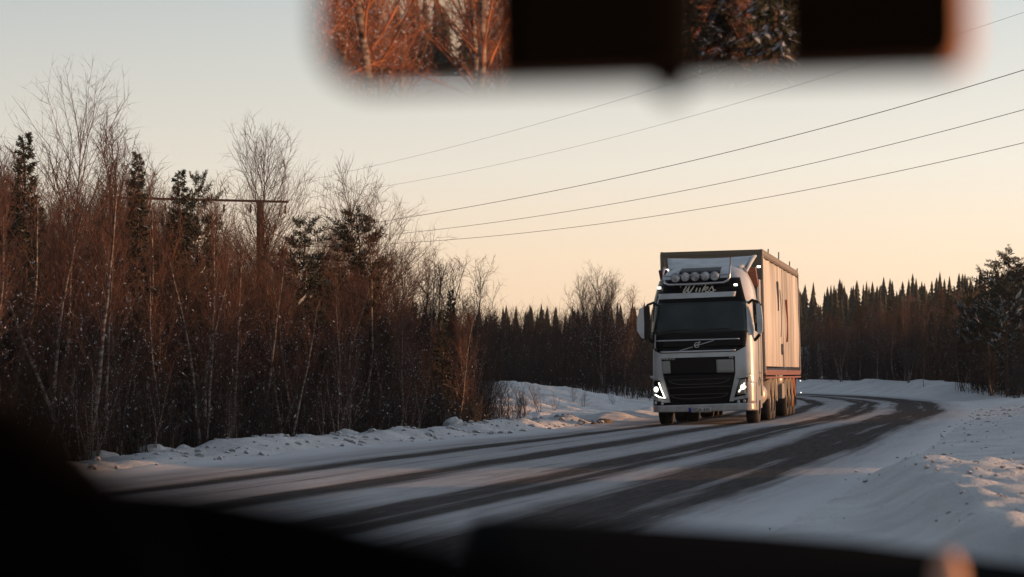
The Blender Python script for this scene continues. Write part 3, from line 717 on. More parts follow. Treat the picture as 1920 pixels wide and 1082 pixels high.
mb = MB(); mb.lathe([(-0.55, .001), (-0.55, .30), (0.55, .30), (0.55, .001)], (0.93, 3.35, 0.68), 'y', 24); mb.lathe([(-0.55, .001), (-0.55, .30), (0.55, .30), (0.55, .001)], (-0.93, 3.35, 0.68), 'y', 24)
build_split(mb, "fuel_tank", M['tank'], truck)
# trailer
Y0, Y1, ZT, ZB = 2.75, 16.3, 4.32, 1.37
tr_ = empty("trailer"); tr_.parent = truck
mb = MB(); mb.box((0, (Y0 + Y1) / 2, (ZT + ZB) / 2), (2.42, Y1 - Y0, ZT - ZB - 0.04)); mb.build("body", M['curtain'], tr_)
mb = MB(); mb.box((0, Y0 - 0.04, (ZT + 1.2) / 2), (2.54, 0.08, ZT - 1.2)); mb.box((0, Y0 - 0.075, ZT - 0.05), (2.56, 0.05, 0.1)); mb.build("front_wall", M['headboard'], tr_)
mb = MB()
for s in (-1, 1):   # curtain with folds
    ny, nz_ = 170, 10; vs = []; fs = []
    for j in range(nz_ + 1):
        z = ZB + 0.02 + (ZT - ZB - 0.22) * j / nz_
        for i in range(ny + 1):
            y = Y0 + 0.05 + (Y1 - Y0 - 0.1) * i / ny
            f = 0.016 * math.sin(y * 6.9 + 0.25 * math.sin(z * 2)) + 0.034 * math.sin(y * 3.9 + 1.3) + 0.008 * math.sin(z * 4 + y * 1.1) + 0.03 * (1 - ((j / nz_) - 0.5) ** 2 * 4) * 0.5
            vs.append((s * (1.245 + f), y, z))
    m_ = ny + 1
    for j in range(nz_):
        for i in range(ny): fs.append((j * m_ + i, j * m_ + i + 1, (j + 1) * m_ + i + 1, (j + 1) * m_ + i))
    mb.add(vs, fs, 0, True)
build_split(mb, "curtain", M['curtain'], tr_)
mb = MB()
for s in (-1, 1):
    mb.box((s * 1.255, (Y0 + Y1) / 2, ZT - 0.08), (0.06, Y1 - Y0, 0.18))
    mb.tube([(s * 1.29, Y0, ZT - 0.13), (s * 1.29, Y1, ZT - 0.13)], 0.018, 6)
build_split(mb, "top_rail", M['toprail'], tr_)
mb = MB()
for s in (-1, 1):
    mb.box((s * 1.25, (Y0 + Y1) / 2, ZB - 0.14), (0.08, Y1 - Y0, 0.13)); mb.box((s * 1.262, (Y0 + Y1) / 2, ZB - 0.27), (0.06, Y1 - Y0, 0.05))
build_split(mb, "side_rail", M['rail'], tr_)
mb = MB()
for s in (-1, 1): mb.box((s * 1.27, (Y0 + Y1) / 2, ZB - 0.04), (0.05, Y1 - Y0, 0.05))
build_split(mb, "curtain_strap", M['black'], tr_)
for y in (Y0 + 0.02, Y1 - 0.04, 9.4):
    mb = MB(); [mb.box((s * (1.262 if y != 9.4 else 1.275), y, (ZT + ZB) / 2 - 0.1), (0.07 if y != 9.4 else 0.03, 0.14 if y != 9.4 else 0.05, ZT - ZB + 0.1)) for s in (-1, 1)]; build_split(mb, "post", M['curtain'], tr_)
for y, h in ((4.9, 0.12), (8.6, 0.22), (12.9, 0.16), (16.25, 0.10)):
    mb = MB(); mb.tube([(1.26, y, ZT - 0.02), (1.27, y, ZT + h)], 0.02, 6); mb.build("roof_rod", M['toprail'], tr_)
# print on the curtain: long dark leaf shaped strokes
def leaf(y, z0, z1, w, m, bend=0.0):
    mb = MB(); vs = []; nn = 16
    for i in range(nn + 1):
        t = i / nn; z = z0 + (z1 - z0) * t; ww = w * math.sin(math.pi * t) ** 0.7 * (0.6 + 0.5 * t) + 0.01; yc = y + bend * math.sin(math.pi * t)
        vs += [(1.305, yc - ww, z), (1.305, yc + ww, z), (1.25, yc - ww, z), (1.25, yc + ww, z)]
    fs = []
    for i in range(nn):
        a = i * 4; b = a + 4; fs += [(a, a + 1, b + 1, b), (a, b, b + 2, a + 2), (a + 1, a + 3, b + 3, b + 1)]
    mb.add(vs, fs); mb.build("curtain_print", m, tr_)
leaf(8.3, 2.2, 3.5, 0.24, M['mark'], 0.3); leaf(10.9, 2.1, 3.3, 0.12, M['markred'], 0.25); leaf(8.9, 1.72, 2.02, 0.10, M['mark'], -0.1); leaf(7.7, 2.9, 3.7, 0.06, M['mark'], 0.1)
mb = MB(); mb.box((0.42, 10.5, 1.02), (0.14, 11.0, 0.34)); mb.box((-0.42, 10.5, 1.02), (0.14, 11.0, 0.34)); mb.box((0, 13.0, 0.5), (2.0, 0.15, 0.15)); mb.box((0, 11.0, 0.5), (2.0, 0.15, 0.15))
mb.build("trailer_frame", M['chassis'], tr_)
mb = MB(); mb.box((1.08, 8.0, 0.86), (0.18, 0.30, 0.75), bev=.02); mb.box((1.08, 8.5, 0.80), (0.12, 0.10, 0.7)); mb.build("landing_leg", M['tank'], tr_)
mb = MB(); mb.box((1.05, 9.5, 0.72), (0.38, 0.85, 0.42), bev=.04); mb.build("pallet_box", M['mudguard'], tr_)
mb = MB(); mb.lathe([(-0.5, .001), (-0.5, .2), (0.5, .2), (0.5, .001)], (1.02, 9.35, 1.05), 'y', 20); mb.build("air_tank", M['tank'], tr_)
mb = MB(); mb.box((1.06, 14.6, 0.72), (0.38, 0.03, 0.95)); mb.box((-1.06, 14.6, 0.72), (0.38, 0.03, 0.95)); build_split(mb, "mud_flap", M['black'], tr_)
mb = MB(); mb.box((1.3, 15.9, 0.98), (0.03, 0.03, 0.03)); mb.box((1.30, 16.0, 0.62), (0.03, 0.03, 0.03)); build_split(mb, "side_marker", M['litdim'], tr_, 2, 0.8)

# ------------------------------------------------------------ trees
def tubes_mesh(name, P0, P1, R0, R1, mats, midx=None, n=3, extraV=None, extraF=None, extram=None):
    """independent tapered prisms between P0 and P1"""
    P0 = np.asarray(P0); P1 = np.asarray(P1); R0 = np.asarray(R0)[:, None]; R1 = np.asarray(R1)[:, None]
    T = P1 - P0; T = T / np.maximum(np.linalg.norm(T, axis=1), 1e-6)[:, None]
    A = np.where(np.abs(T[:, 2:3]) < 0.9, np.array([[0, 0, 1.0]]), np.array([[1.0, 0, 0]]))
    E1 = np.cross(T, A); E1 /= np.linalg.norm(E1, axis=1)[:, None]; E2 = np.cross(T, E1)
    vs = []
    for Pp, Rr in ((P0, R0), (P1, R1)):
        for k in range(n):
            th = 2 * math.pi * k / n; vs.append(Pp + (E1 * math.cos(th) + E2 * math.sin(th)) * Rr)
    V = np.stack(vs, 1).reshape(-1, 3); m = len(P0); b = np.arange(m)[:, None] * (2 * n)
    F = np.concatenate([b + np.array([[k, (k + 1) % n, n + (k + 1) % n, n + k]]) for k in range(n)], 0)
    mi = np.tile(np.zeros(m, int) if midx is None else np.asarray(midx), n)
    Fs = [F]
    if extraV is not None and len(extraV):
        Fs.append(np.asarray(extraF) + len(V)); V = np.concatenate([V, extraV]); mi = np.concatenate([mi, extram])
    return mesh_np(name, V, Fs, mats, midx=mi)

def unit(v): return v / (np.linalg.norm(v) + 1e-9)
def grow_branch(S_, start, d, L_, r, depth, up, rg, kink=0.12, segs=4):
    """one limb as a chain of segments; returns points"""
    pts = [np.array(start)]; d = unit(np.array(d))
    for i in range(segs):
        d = unit(d + rg.normal(0, kink, 3) + np.array([0, 0, up]))
        pts.append(pts[-1] + d * L_ / segs)
    for i in range(segs):
        r0 = r * (1 - 0.75 * i / segs); r1 = r * (1 - 0.75 * (i + 1) / segs)
        S_.append((pts[i], pts[i + 1], r0, r1, depth))
    return pts
def make_birch(seed, H, spread=0.55, nb=34, stems=1, droop=0.0, base=0.28, fan=0.35, dens=1.0, thick=1.0, twigr=0.0042, snow=0):
    rg = np.random.default_rng(seed); TR = []; S_ = []
    for st in range(stems):
        tilt = rg.normal(0, 0.05 if stems == 1 else 0.16, 2); h = H * (1 if st == 0 else rg.uniform(0.7, 0.95))
        n = 12; pts = [np.array([0.0 + 0.1 * st * math.cos(st * 2), 0.1 * st * math.sin(st * 2), -0.2])]; wob = np.array([tilt[0], tilt[1], 1.0])
        for i in range(n):
            wob = unit(wob + np.array([*rg.normal(0, 0.045, 2), 0.03])); pts.append(pts[-1] + wob * (h + 0.2) / n)
        r0 = 0.0095 * h * thick
        rad = [r0 * (1 - i / n) ** 0.85 + 0.006 for i in range(n + 1)]
        TR.append((pts, rad))
        k = int(nb * h / 6)
        for b in range(k):
            t = base + (0.97 - base) * (b + rg.random()) / k
            f = t * n; i = min(int(f), n - 1); p = pts[i] * (1 - (f - i)) + pts[i + 1] * (f - i)
            az = b * 2.4 + rg.normal(0, 0.4); inc = fan + spread * (1 - t) * 0.9 + rg.normal(0, 0.08)
            d = np.array([math.cos(az) * math.sin(inc), math.sin(az) * math.sin(inc), math.cos(inc)])
            Lb = h * (0.10 + 0.32 * math.sin(math.pi * min(1, (1.08 - t) * 0.62 + 0.02))) * rg.uniform(0.6, 1.1) * (0.75 + spread * 0.5)
            bp_ = grow_branch(S_, p, d, Lb, 0.0042 * h * thick * (1 - t * 0.7), 1, 0.04 - droop, rg, 0.10, 5)
            ns = int((5 + Lb * 4.0) * dens)
            for s_ in range(ns):
                tt = 0.18 + 0.80 * (s_ + rg.random()) / ns; f2 = tt * 5; j = min(int(f2), 4); q = bp_[j] * (1 - (f2 - j)) + bp_[j + 1] * (f2 - j)
                dd = unit(bp_[j + 1] - bp_[j]); rv = rg.normal(0, 1, 3); rv -= dd * (rv @ dd); rv = unit(rv)
                d2 = dd * 0.75 + rv * 0.62 + np.array([0, 0, 0.12 - droop])
                L2 = Lb * (0.48 - 0.28 * tt) * rg.uniform(0.5, 1.2) + 0.08
                q2 = grow_branch(S_, q, d2, L2, twigr * 1.25, 2, 0.03 - droop, rg, 0.16, 3)
                for w_ in range(int((2 + L2 * 5) * dens)):
                    j = rg.integers(0, 3); f3 = rg.random(); q3 = q2[j] * (1 - f3) + q2[j + 1] * f3
                    d3 = unit(q2[j + 1] - q2[j]) * 0.7 + rg.normal(0, 0.45, 3) + np.array([0, 0, 0.1 - droop])
                    grow_branch(S_, q3, d3, L2 * rg.uniform(0.3, 0.6) + 0.04, twigr * 0.8, 3, 0.0, rg, 0.2, 2)
    # trunk mesh
    mb = MB()
    for pts, rad in TR: mb.tube(pts, rad, 7)
    a = np.array([s[0] for s in S_]); b = np.array([s[1] for s in S_]); r0 = [s[2] for s in S_]; r1 = [s[3] for s in S_]; dp = np.array([s[4] for s in S_])
    ev = ef = em_ = None
    if snow:
        ev, ef, em_ = snow_clumps(a, b, dp, snow, rg, H)
    return mb, (a, b, r0, r1, ev, ef, em_)
def snow_clumps(a, b, dp, num, rg, H, mi=1):
    mid = (a + b) / 2; low = mid[:, 2] < 0.7 * H; idx = np.nonzero(low & (dp >= 1))[0]
    if len(idx) == 0: return None, None, None
    k = rg.choice(idx, min(num, len(idx)), replace=False); c = mid[k] + np.array([0, 0, 0.008])
    d = (b - a)[k]; L_ = np.linalg.norm(d, axis=1)[:, None]; d = d / L_; Lh = np.minimum(L_ * 0.5, rg.uniform(0.012, 0.045, (len(k), 1)))
    w = rg.uniform(0.05, 1, (len(k), 1)) ** 2.5 * 0.020 + .006; side = np.cross(d, [[0, 0, 1.0]]); side /= np.maximum(np.linalg.norm(side, axis=1), 1e-4)[:, None]
    upv = np.array([[0, 0, 1.0]])
    V = np.stack([c - d * Lh, c + side * w, c + d * Lh, c - side * w, c + upv * w * 1.1], 1).reshape(-1, 3)
    o = np.arange(len(k))[:, None] * 5
    F = np.concatenate([o + np.array([[0, 1, 4]]), o + np.array([[1, 2, 4]]), o + np.array([[2, 3, 4]]), o + np.array([[3, 0, 4]])], 0)
    return V, F, np.full(len(F), mi)

class Kind: pass
def birch_kind(seed, H, twigmat=None, **k):
    mb, (a, b, r0, r1, ev, ef, em_) = make_birch(seed, H, **k)
    kd = Kind(); kd.H = float(np.percentile(np.concatenate([a, b])[:, 2], 99.9))
    o = mb.build("trunk", M['bark']); kd.trunk = o.data; bpy.data.objects.remove(o)
    kd.crown = tubes_mesh("crown", a, b, r0, r1, [twigmat or M['twig'], M['snowtwig']], None, 3, ev, ef, em_)
    return kd
def conifer_kind(seed, H, nbr=60, width=0.22, per=9, pine=False, snow=0.10, size=1.0, base=0.06):
    rg = np.random.default_rng(seed); kd = Kind(); kd.H = H
    mb = MB(); n = 8; pts = [(0.04 * rg.normal(), 0.04 * rg.normal(), -0.2 + (H + 0.15) * i / n) for i in range(n + 1)]
    mb.tube(pts, [0.013 * H * (1 - i / n) + 0.01 for i in range(n + 1)], 7)
    o = mb.build("trunk", M['trunkbrown']); kd.trunk = o.data; bpy.data.objects.remove(o)
    S_ = []; C = []; 
    for b_ in range(nbr):
        t = base + (1.0 - base) * ((b_ + rg.random()) / nbr) ** (0.9 if not pine else 0.7); z = t * H
        if pine:
            Lb = H * width * (0.35 + 0.9 * math.sin(math.pi * min(1, (t - base) / (1 - base) * 0.85 + 0.12))) * rg.uniform(0.5, 1.15); el = rg.uniform(0.0, 0.7)
        else:
            Lb = H * width * (1 - t) ** 0.8 * rg.uniform(0.65, 1.15) + 0.10; el = -0.25 + 0.75 * t ** 2 + rg.normal(0, 0.07)
        az = b_ * 2.399 + rg.normal(0, 0.3)
        d = np.array([math.cos(az) * math.cos(el), math.sin(az) * math.cos(el), math.sin(el)])
        p = np.array([0, 0, z]); q = grow_branch(S_, p, d, Lb, 0.006 * H * (1 - t) + 0.006, 1, 0.05, rg, 0.08, 3)
        for k in range(per):
            f = (0.30 if pine else 0.08) + (0.70 if pine else 0.92) * (k + rg.random()) / per; f3 = f * 3; j = min(int(f3), 2); c = q[j] * (1 - (f3 - j)) + q[j + 1] * (f3 - j)
            side = unit(np.cross(d, [0, 0, 1.0])) * (1 if k % 2 else -1)
            dd = unit(d * 0.7 + side * rg.uniform(0.2, 0.9) + np.array([0, 0, -0.25 if not pine else 0.35]) + rg.normal(0, 0.15, 3))
            C.append((c, dd, Lb * 0.32 * (1.1 - f) + (0.10 + 0.05 * rg.random()) * size, t, rg.random()))
    c = np.array([x[0] for x in C]); d = np.array([x[1] for x in C]); L_ = np.array([x[2] for x in C])[:, None]
    sp = []
    # each spray: 5 narrow needle blades fanned around it
    V = []; F = []; mi = []; off = 0
    for q in range(10 if pine else 7):
        rv = rg.normal(0, 1, d.shape); rv -= d * np.sum(rv * d, 1)[:, None]; rv /= np.linalg.norm(rv, axis=1)[:, None]
        st_ = c + d * L_ * rg.uniform(0, 0.5, (len(c), 1)); tip = st_ + (d * (0.6 if not pine else 0.45) + rv * 0.5) * L_ * rg.uniform(0.6, 1.1, (len(c), 1)); tip[:, 2] -= 0.06 * L_[:, 0] * (0 if pine else 1)
        w = np.cross(tip - st_, rg.normal(0, 1, d.shape)); w /= np.maximum(np.linalg.norm(w, axis=1), 1e-6)[:, None]; w *= L_ * (0.06 if pine else 0.085)
        m_ = (st_ * 0.45 + tip * 0.55)
        V.append(np.stack([st_, m_ + w, tip, m_ - w], 1).reshape(-1, 3)); F.append(off + np.arange(len(c))[:, None] * 4 + np.array([[0, 1, 2, 3]])); off += len(c) * 4
        mi.append(np.zeros(len(c), int))
    if snow > 0:
        k = np.nonzero((rg.random(len(c)) < snow) & (c[:, 2] < 0.85 * H))[0]
        if len(k):
            cc = c[k] + np.array([0, 0, 0.03]); dd = d[k]; w = np.cross(dd, [[0, 0, 1.0]]); w /= np.maximum(np.linalg.norm(w, axis=1), 1e-3)[:, None]; LL = L_[k]
            V.append(np.stack([cc - dd * LL * .4, cc + dd * LL * .4 + w * LL * .26, cc + dd * LL * 1.35, cc + dd * LL * .4 - w * LL * .26], 1).reshape(-1, 3))
            F.append(off + np.arange(len(k))[:, None] * 4 + np.array([[0, 1, 2, 3]])); mi.append(np.ones(len(k), int))
    a = np.array([s[0] for s in S_]); b = np.array([s[1] for s in S_])
    kd.parts = (np.concatenate(V), np.concatenate(F), np.concatenate(mi), a, b, [s[2] for s in S_], [s[3] for s in S_])
    kd.crown = tubes_mesh("crown", a, b, kd.parts[5], kd.parts[6], [M['needle'], M['snowtwig'], M['trunkbrown']], np.full(len(a), 2), 3, kd.parts[0], kd.parts[1], kd.parts[2])
    return kd

def plant(kd, name, x, y, H, label, cat, group=None, rz=None, tilt=0.0, z=None, sxy=1.0):
    e = empty(name, (x, y, gz(x, y) if z is None else z), rnd.uniform(0, 6.28) if rz is None else rz)
    s = H / kd.H; e.scale = (s * sxy, s * sxy, s)
    if tilt: e.rotation_euler[0] = tilt
    tag(e, label, cat, group)
    a = bpy.data.objects.new("trunk", kd.trunk); COL.objects.link(a); a.parent = e
    b = bpy.data.objects.new("crown", kd.crown); COL.objects.link(b); b.parent = e
    return e

KB = [birch_kind(100 + i, 5.0, nb=nb, spread=sp, stems=st, base=bs, snow=110, fan=fn, dens=1.0) for i, (nb, sp, st, bs, fn) in enumerate(
    [(30, .30, 1, .22, .26), (24, .5, 2, .25, .24), (32, .25, 1, .18, .24), (26, .4, 1, .3, .3), (30, .2, 1, .25, .25), (20, .6, 3, .2, .28)])]
KTALL = birch_kind(201, 9.0, nb=30, spread=0.85, base=.34, fan=.30, dens=0.62, thick=.8, twigr=.0038)
KOVAL = birch_kind(202, 7.6, nb=60, spread=0.55, base=.30, fan=.42, dens=.85, thick=.85, twigr=.004)
KFAN = birch_kind(203, 6.8, nb=50, spread=0.8, base=.32, fan=.42, dens=1.0, thick=.85, stems=1, twigr=.004)
KSNOW = birch_kind(204, 6.0, nb=40, spread=.6, base=.2, snow=900, stems=3, twigmat=M['twigdark'])
KSAP = [birch_kind(300 + i, 3.0, nb=26, spread=.5, stems=3, base=.12, snow=60, thick=.8, twigmat=M['twig'], dens=.8) for i in range(3)]
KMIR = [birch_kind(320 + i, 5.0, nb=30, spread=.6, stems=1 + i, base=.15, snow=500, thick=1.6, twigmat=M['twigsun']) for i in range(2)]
KS = [conifer_kind(400 + i, 8.0, nbr=110, width=w, per=10) for i, w in enumerate((.17, .22, .13))]
KSN = [conifer_kind(430 + i, 7.0, nbr=100, width=w, per=11, snow=0.35) for i, w in enumerate((.20, .26))]
KP = [conifer_kind(450 + i, 6.0, nbr=64, width=.19, per=12, pine=True, base=.30, snow=.04, size=.55) for i in range(2)]
KPB = conifer_kind(470, 7.5, nbr=62, width=.30, per=11, pine=True, base=.16, snow=.22)
KPC = conifer_kind(471, 7.5, nbr=52, width=.25, per=11, pine=True, base=.25, snow=.22)

def XY(px, d): return ((px - 960) / FPX * d, d)
def hpix(py, d): return EYE + (HOR - py) / FPX * d        # height above z=0 seen at row py at depth d
def at_px(kd, name, px, py_top, d, label, cat, **k):
    x, y = XY(px, d); z = gz(x, y); return plant(kd, name, x, y, hpix(py_top, d) - z, label, cat, z=z, **k)

# single trees that stand out
at_px(KTALL, "birch_tree", 112, 98, 38.5, "tallest bare birch, its forked open crown rising far above the thicket", "tree", rz=0.4, sxy=.95)
at_px(KOVAL, "birch_tree", 492, 212, 49, "slender bare birch with a narrow egg shaped crown in front of the utility pole", "tree", rz=1.0, sxy=.85)
at_px(KFAN, "birch_tree", 690, 296, 53, "bare birch with a broad fan shaped crown standing beside the dark pine", "tree", rz=2.0)
at_px(KB[2], "birch_tree", 283, 208, 41, "bushy topped bare birch rising between the tallest birch and the utility pole", "tree", rz=2.2)
at_px(KB[0], "birch_tree", 425, 318, 47, "thin bare birch just left of the slender birch, under the crossarm of the pole", "tree", rz=.7)
at_px(KB[4], "birch_tree", 185, 258, 40, "leaning bare birch right beside the tallest birch", "tree", rz=3.7)
at_px(KP[0], "pine_tree", 668, 402, 51.5, "dark bushy pine in front of the fan shaped birch", "tree", rz=.5)
at_px(KP[1], "pine_tree", 570, 420, 47, "small pine with a thin pointed top between the slender birch and the fan shaped birch", "tree")
at_px(KS[2], "spruce_tree", 44, 252, 36, "narrow dark spruce spire left of the tallest birch", "tree")
at_px(KS[2], "spruce_tree", 256, 288, 39, "dark spruce in front of the bushy topped birch", "tree", sxy=.8)
at_px(KS[2], "spruce_tree", 336, 322, 41.5, "dark spruce with a blunt top to the right of the bushy topped birch", "tree")
at_px(KP[1], "pine_tree", 370, 338, 42.5, "slim pine just left of the utility pole's crossarm end, tip above the thicket", "tree", sxy=.6)
at_px(KB[3], "birch_tree", 822, 455, 60, "bare birch with two stems near the right end of the thicket", "tree")
at_px(KB[1], "birch_tree", 868, 480, 61, "bare spreading birch at the right end of the thicket", "tree")
at_px(KS[2], "spruce_tree", 845, 545, 60, "small thin spruce among the birches at the right end of the thicket", "tree")
at_px(KSNOW, "birch_tree", 1132, 492, 108, "frosted birch clump with white stems standing alone behind the snowy clearing", "tree")
at_px(KPB, "pine_tree", 1893, 484, 100, "big dark pine with snow on its boughs at the roadside on the right", "tree", sxy=1.1)

# the thicket along the left side of the road: many birches one can tell apart
G1 = "birches of the roadside thicket"
LB_ = "bare reddish birch in the dense thicket along the left side of the road"
def zone(px):
    for lim, t in ((60, "left of the tallest birch"), (170, "around the foot of the tallest birch"), (240, "just right of the tallest birch"), (330, "around the bushy topped birch"), (430, "between the bushy topped birch and the pole"),
                   (540, "around the utility pole and the slender birch"), (630, "between the slender birch and the dark pine"), (750, "around the fan shaped birch"), (2000, "right of the fan shaped birch")):
        if px < lim: return t
def bend_zone(px):
    for lim, t in ((1240, "left of the truck"), (1600, "just right of the truck's trailer"), (1700, "where the road bends out of sight"), (1800, "between the bend and the big dark pine"), (4000, "near the big dark pine")):
        if px < lim: return t
def edge_x(y):
    k = np.interp(y, CL[:, 1][:int(len(CL) * .8)], np.arange(int(len(CL) * .8))); i = int(k); return CL[i, 0]
def top_row(px):   # skyline of the thicket in the picture
    return np.interp(px, [-200, 0, 60, 150, 240, 330, 380, 420, 470, 540, 600, 680, 760, 830, 890, 930, 960], [340, 320, 350, 370, 385, 410, 460, 500, 505, 530, 510, 490, 505, 520, 565, 620, 690])
cnt = 0; used = []
tries = 0
while cnt < 196 and tries < 9000:
    tries += 1
    y = rnd.uniform(27, 66) if cnt < 150 else rnd.uniform(55, 90)
    back = rnd.random() ** 1.25 * 15
    x = edge_x(y) - 6.7 - back; px = 960 + FPX * x / y
    if px < -70 or px > 925: continue
    if px > 780 and y > 64: continue
    if any((x - a) ** 2 + (y - b) ** 2 < 0.45 ** 2 for a, b in used): continue
    used.append((x, y))
    H = hpix(top_row(px) + rnd.gauss(-22, 46), y) - gz(x, y)
    H = min(H, 6.4 + rnd.random())
    H = max(H, 2.0)
    if back < 1.5 and px > 700: H *= 0.75
    wh = "front row" if back < 2.5 else "middle row" if back < 7 else "back row"
    zt = "thicket's %s, %s" % (wh, zone(px))
    plant(rnd.choice(KB), "birch_tree", x, y, H, "bare birch in the " + zt, "tree", "birches in the " + zt, tilt=rnd.gauss(0, 0.04)); cnt += 1
# spruces and pines mixed in
for k in range(74):
    y = rnd.uniform(34, 66); x = edge_x(y) - 7.2 - rnd.random() * 9; px = 960 + FPX * x / y
    if px < -60 or px > 860: continue
    H = min(5.8, max(2.2, hpix(top_row(px) + 5 + 95 * rnd.random(), y)))
    plant(rnd.choice([KS[2], KS[0], KS[2], KSN[0], KS[2]]), "spruce_tree", x, y, H, "dark spruce half hidden in the thicket, " + zone(px), "tree", "spruces inside the thicket " + zone(px))
# brush at the forest edge
for k in range(72):
    y = rnd.uniform(28, 62); x = edge_x(y) - 6.2 - rnd.random() * 1.6; px = 960 + FPX * x / y
    if px < -60: continue
    H = rnd.uniform(0.9, 2.2) * (0.75 if px > 780 else 1)
    plant(rnd.choice(KSAP), "bush", x, y, H, "leafless bush at the thicket's road edge, " + zone(px), "bush", "leafless bushes on the verge " + zone(px))
for k, (px, d, h) in enumerate(((985, 74, .95), (1012, 76, 1.0), (1040, 78, .7), (1095, 84, .7), (1150, 90, .5), (940, 64, 1.1), (915, 61, 1.4), (955, 66, .9), (900, 60, 1.2), (1000, 79, .6), (1075, 86, .6))):
    x, y = XY(px, d); plant(KSAP[k % 3], "bush", x, y, h, "low leafless bush sticking out of the snow in the clearing", "bush", "bushes in the snowy clearing", sxy=1.3)

# far side of the clearing and the outside of the bend
def row(n, pxr, dr, kinds, hr, name, label, group, cat="tree", skip=None, toprow=None):
    for k in range(n):
        d = rnd.uniform(*dr); px = rnd.uniform(*pxr); x, y = XY(px, d)
        if skip and skip(x, y): continue
        z = gz(x, y); H = rnd.uniform(*hr)
        if toprow: H = max(1.5, min(hpix(toprow(px) + rnd.uniform(-5, 40), d) - z, hr[1] * 1.4))
        zt = bend_zone(px) if px > 1240 else ("at the left, next to the thicket" if px < 1000 else "halfway to the truck" if px < 1110 else "close to the truck's mirror")
        plant(rnd.choice(kinds), name, x, y, H, label + ", " + zt, cat, group + " " + zt, z=z)
def nearroad(m):
    def f(x, y):
        u, _ = lateral([x], [y]); return abs(u[0]) < m
    return f
row(34, (880, 1230), (106, 150), KB, (3.5, 5.2), "birch_tree", "bare brown birch behind the clearing", "birches behind the clearing", skip=nearroad(8), toprow=lambda p: 600)
row(16, (880, 1230), (125, 170), KS, (4, 7), "spruce_tree", "dark spruce behind the clearing", "spruces behind the clearing", skip=nearroad(8), toprow=lambda p: 585)
row(6, (1075, 1190), (110, 125), KB, (4, 6), "birch_tree", "tall bare birch beside the frosted clump", "taller birches beside the frosted clump", toprow=lambda p: 505 + abs(p - 1130) * .6)
row(56, (1490, 1960), (118, 190), KB, (4, 7), "birch_tree", "bare brown birch outside the bend", "birches on the outside of the bend", skip=nearroad(7.0), toprow=lambda p: np.interp(p, [1480, 1700, 1900], [590, 552, 515]))
row(30, (1490, 1960), (145, 235), KS, (6, 8), "spruce_tree", "dark spruce outside the bend", "spruces on the outside of the bend", skip=nearroad(9.5), toprow=lambda p: np.interp(p, [1480, 1600, 1700, 1900], [575, 565, 560, 520]))
row(22, (1650, 1960), (92, 135), [KSNOW, KSNOW] + KB[:2], (2.5, 4.5), "birch_tree", "low snow dusted birch outside the bend", "snow dusted birches at the bend", skip=nearroad(6.3), toprow=lambda p: 610)
row(26, (1810, 2010), (93, 122), [KSN[0], KPC, KPB, KP[0], KPC], (4, 6), "pine_tree", "dark snowy pine crowding the biggest pine", "pines beside the biggest pine", skip=nearroad(5.8), toprow=lambda p: np.interp(p, [1790, 1850, 1960], [610, 520, 495]))

row(22, (1740, 1980), (112, 160), KS + KSN + [KP[0]], (4, 7), "spruce_tree", "dark forest edge spruce", "forest edge spruces", skip=nearroad(7.0), toprow=lambda p: np.interp(p, [1730, 1850, 1960], [600, 535, 505]))
# wooded ridge: single far spruces, the rest one far-off wood
def lowspruce(rg, x, y, z, H, w):
    """low detail spruce for the far-off wood: stacked drooping star skirts"""
    V = []; F = []; n = 7; lv = 9; off = 0
    for l in range(lv):
        t = l / lv; zz = z + H * (0.04 + 0.96 * t); r = H * w * (1 - t) ** 0.85 * rg.uniform(.8, 1.2) + 0.12; hgt = H * 1.7 / lv
        ring = [(x + r * (1 if k % 2 else .45) * math.cos(k * math.pi / n + l), y + r * (1 if k % 2 else .45) * math.sin(k * math.pi / n + l), zz - (0.12 * H / lv if k % 2 else 0)) for k in range(2 * n)]
        V += ring + [(x, y, zz + hgt)]; F += [(off + k, off + (k + 1) % (2 * n), off + 2 * n) for k in range(2 * n)]; off += 2 * n + 1
    return V, F
def merged_wood(name, spots, label, w=.16, seed=5):
    rg = np.random.default_rng(seed); V = []; F = []; off = 0
    for (x, y, H) in spots:
        v, f = lowspruce(rg, x, y, gz(x, y) - 0.3, H, w * rg.uniform(.7, 1.4)); V += v; F += [(a + off, b + off, c + off) for a, b, c in f]; off += len(v)
    me = mesh_np(name, np.array(V), np.array(F), M['needle']); return tag(link(name, me), label, kind='stuff')
sp = []
for k in range(3300):
    d = rnd.uniform(330, 700); px = rnd.uniform(-900, 2700); x, y = XY(px, d); sp.append((x, y, 5.0 + 3.6 * rnd.random() ** 1.5))
merged_wood("far_spruce_forest", sp, "far-off spruce forest covering the ridge behind the road", w=.15)
row(75, (880, 1960), (235, 330), KS + KP + KB[:3], (4, 9), "forest_tree", "far tree below the wooded ridge", "trees on the far slope", toprow=lambda p: np.interp(p, [900, 1200, 1500, 1700, 1900], [598, 580, 572, 552, 530]))

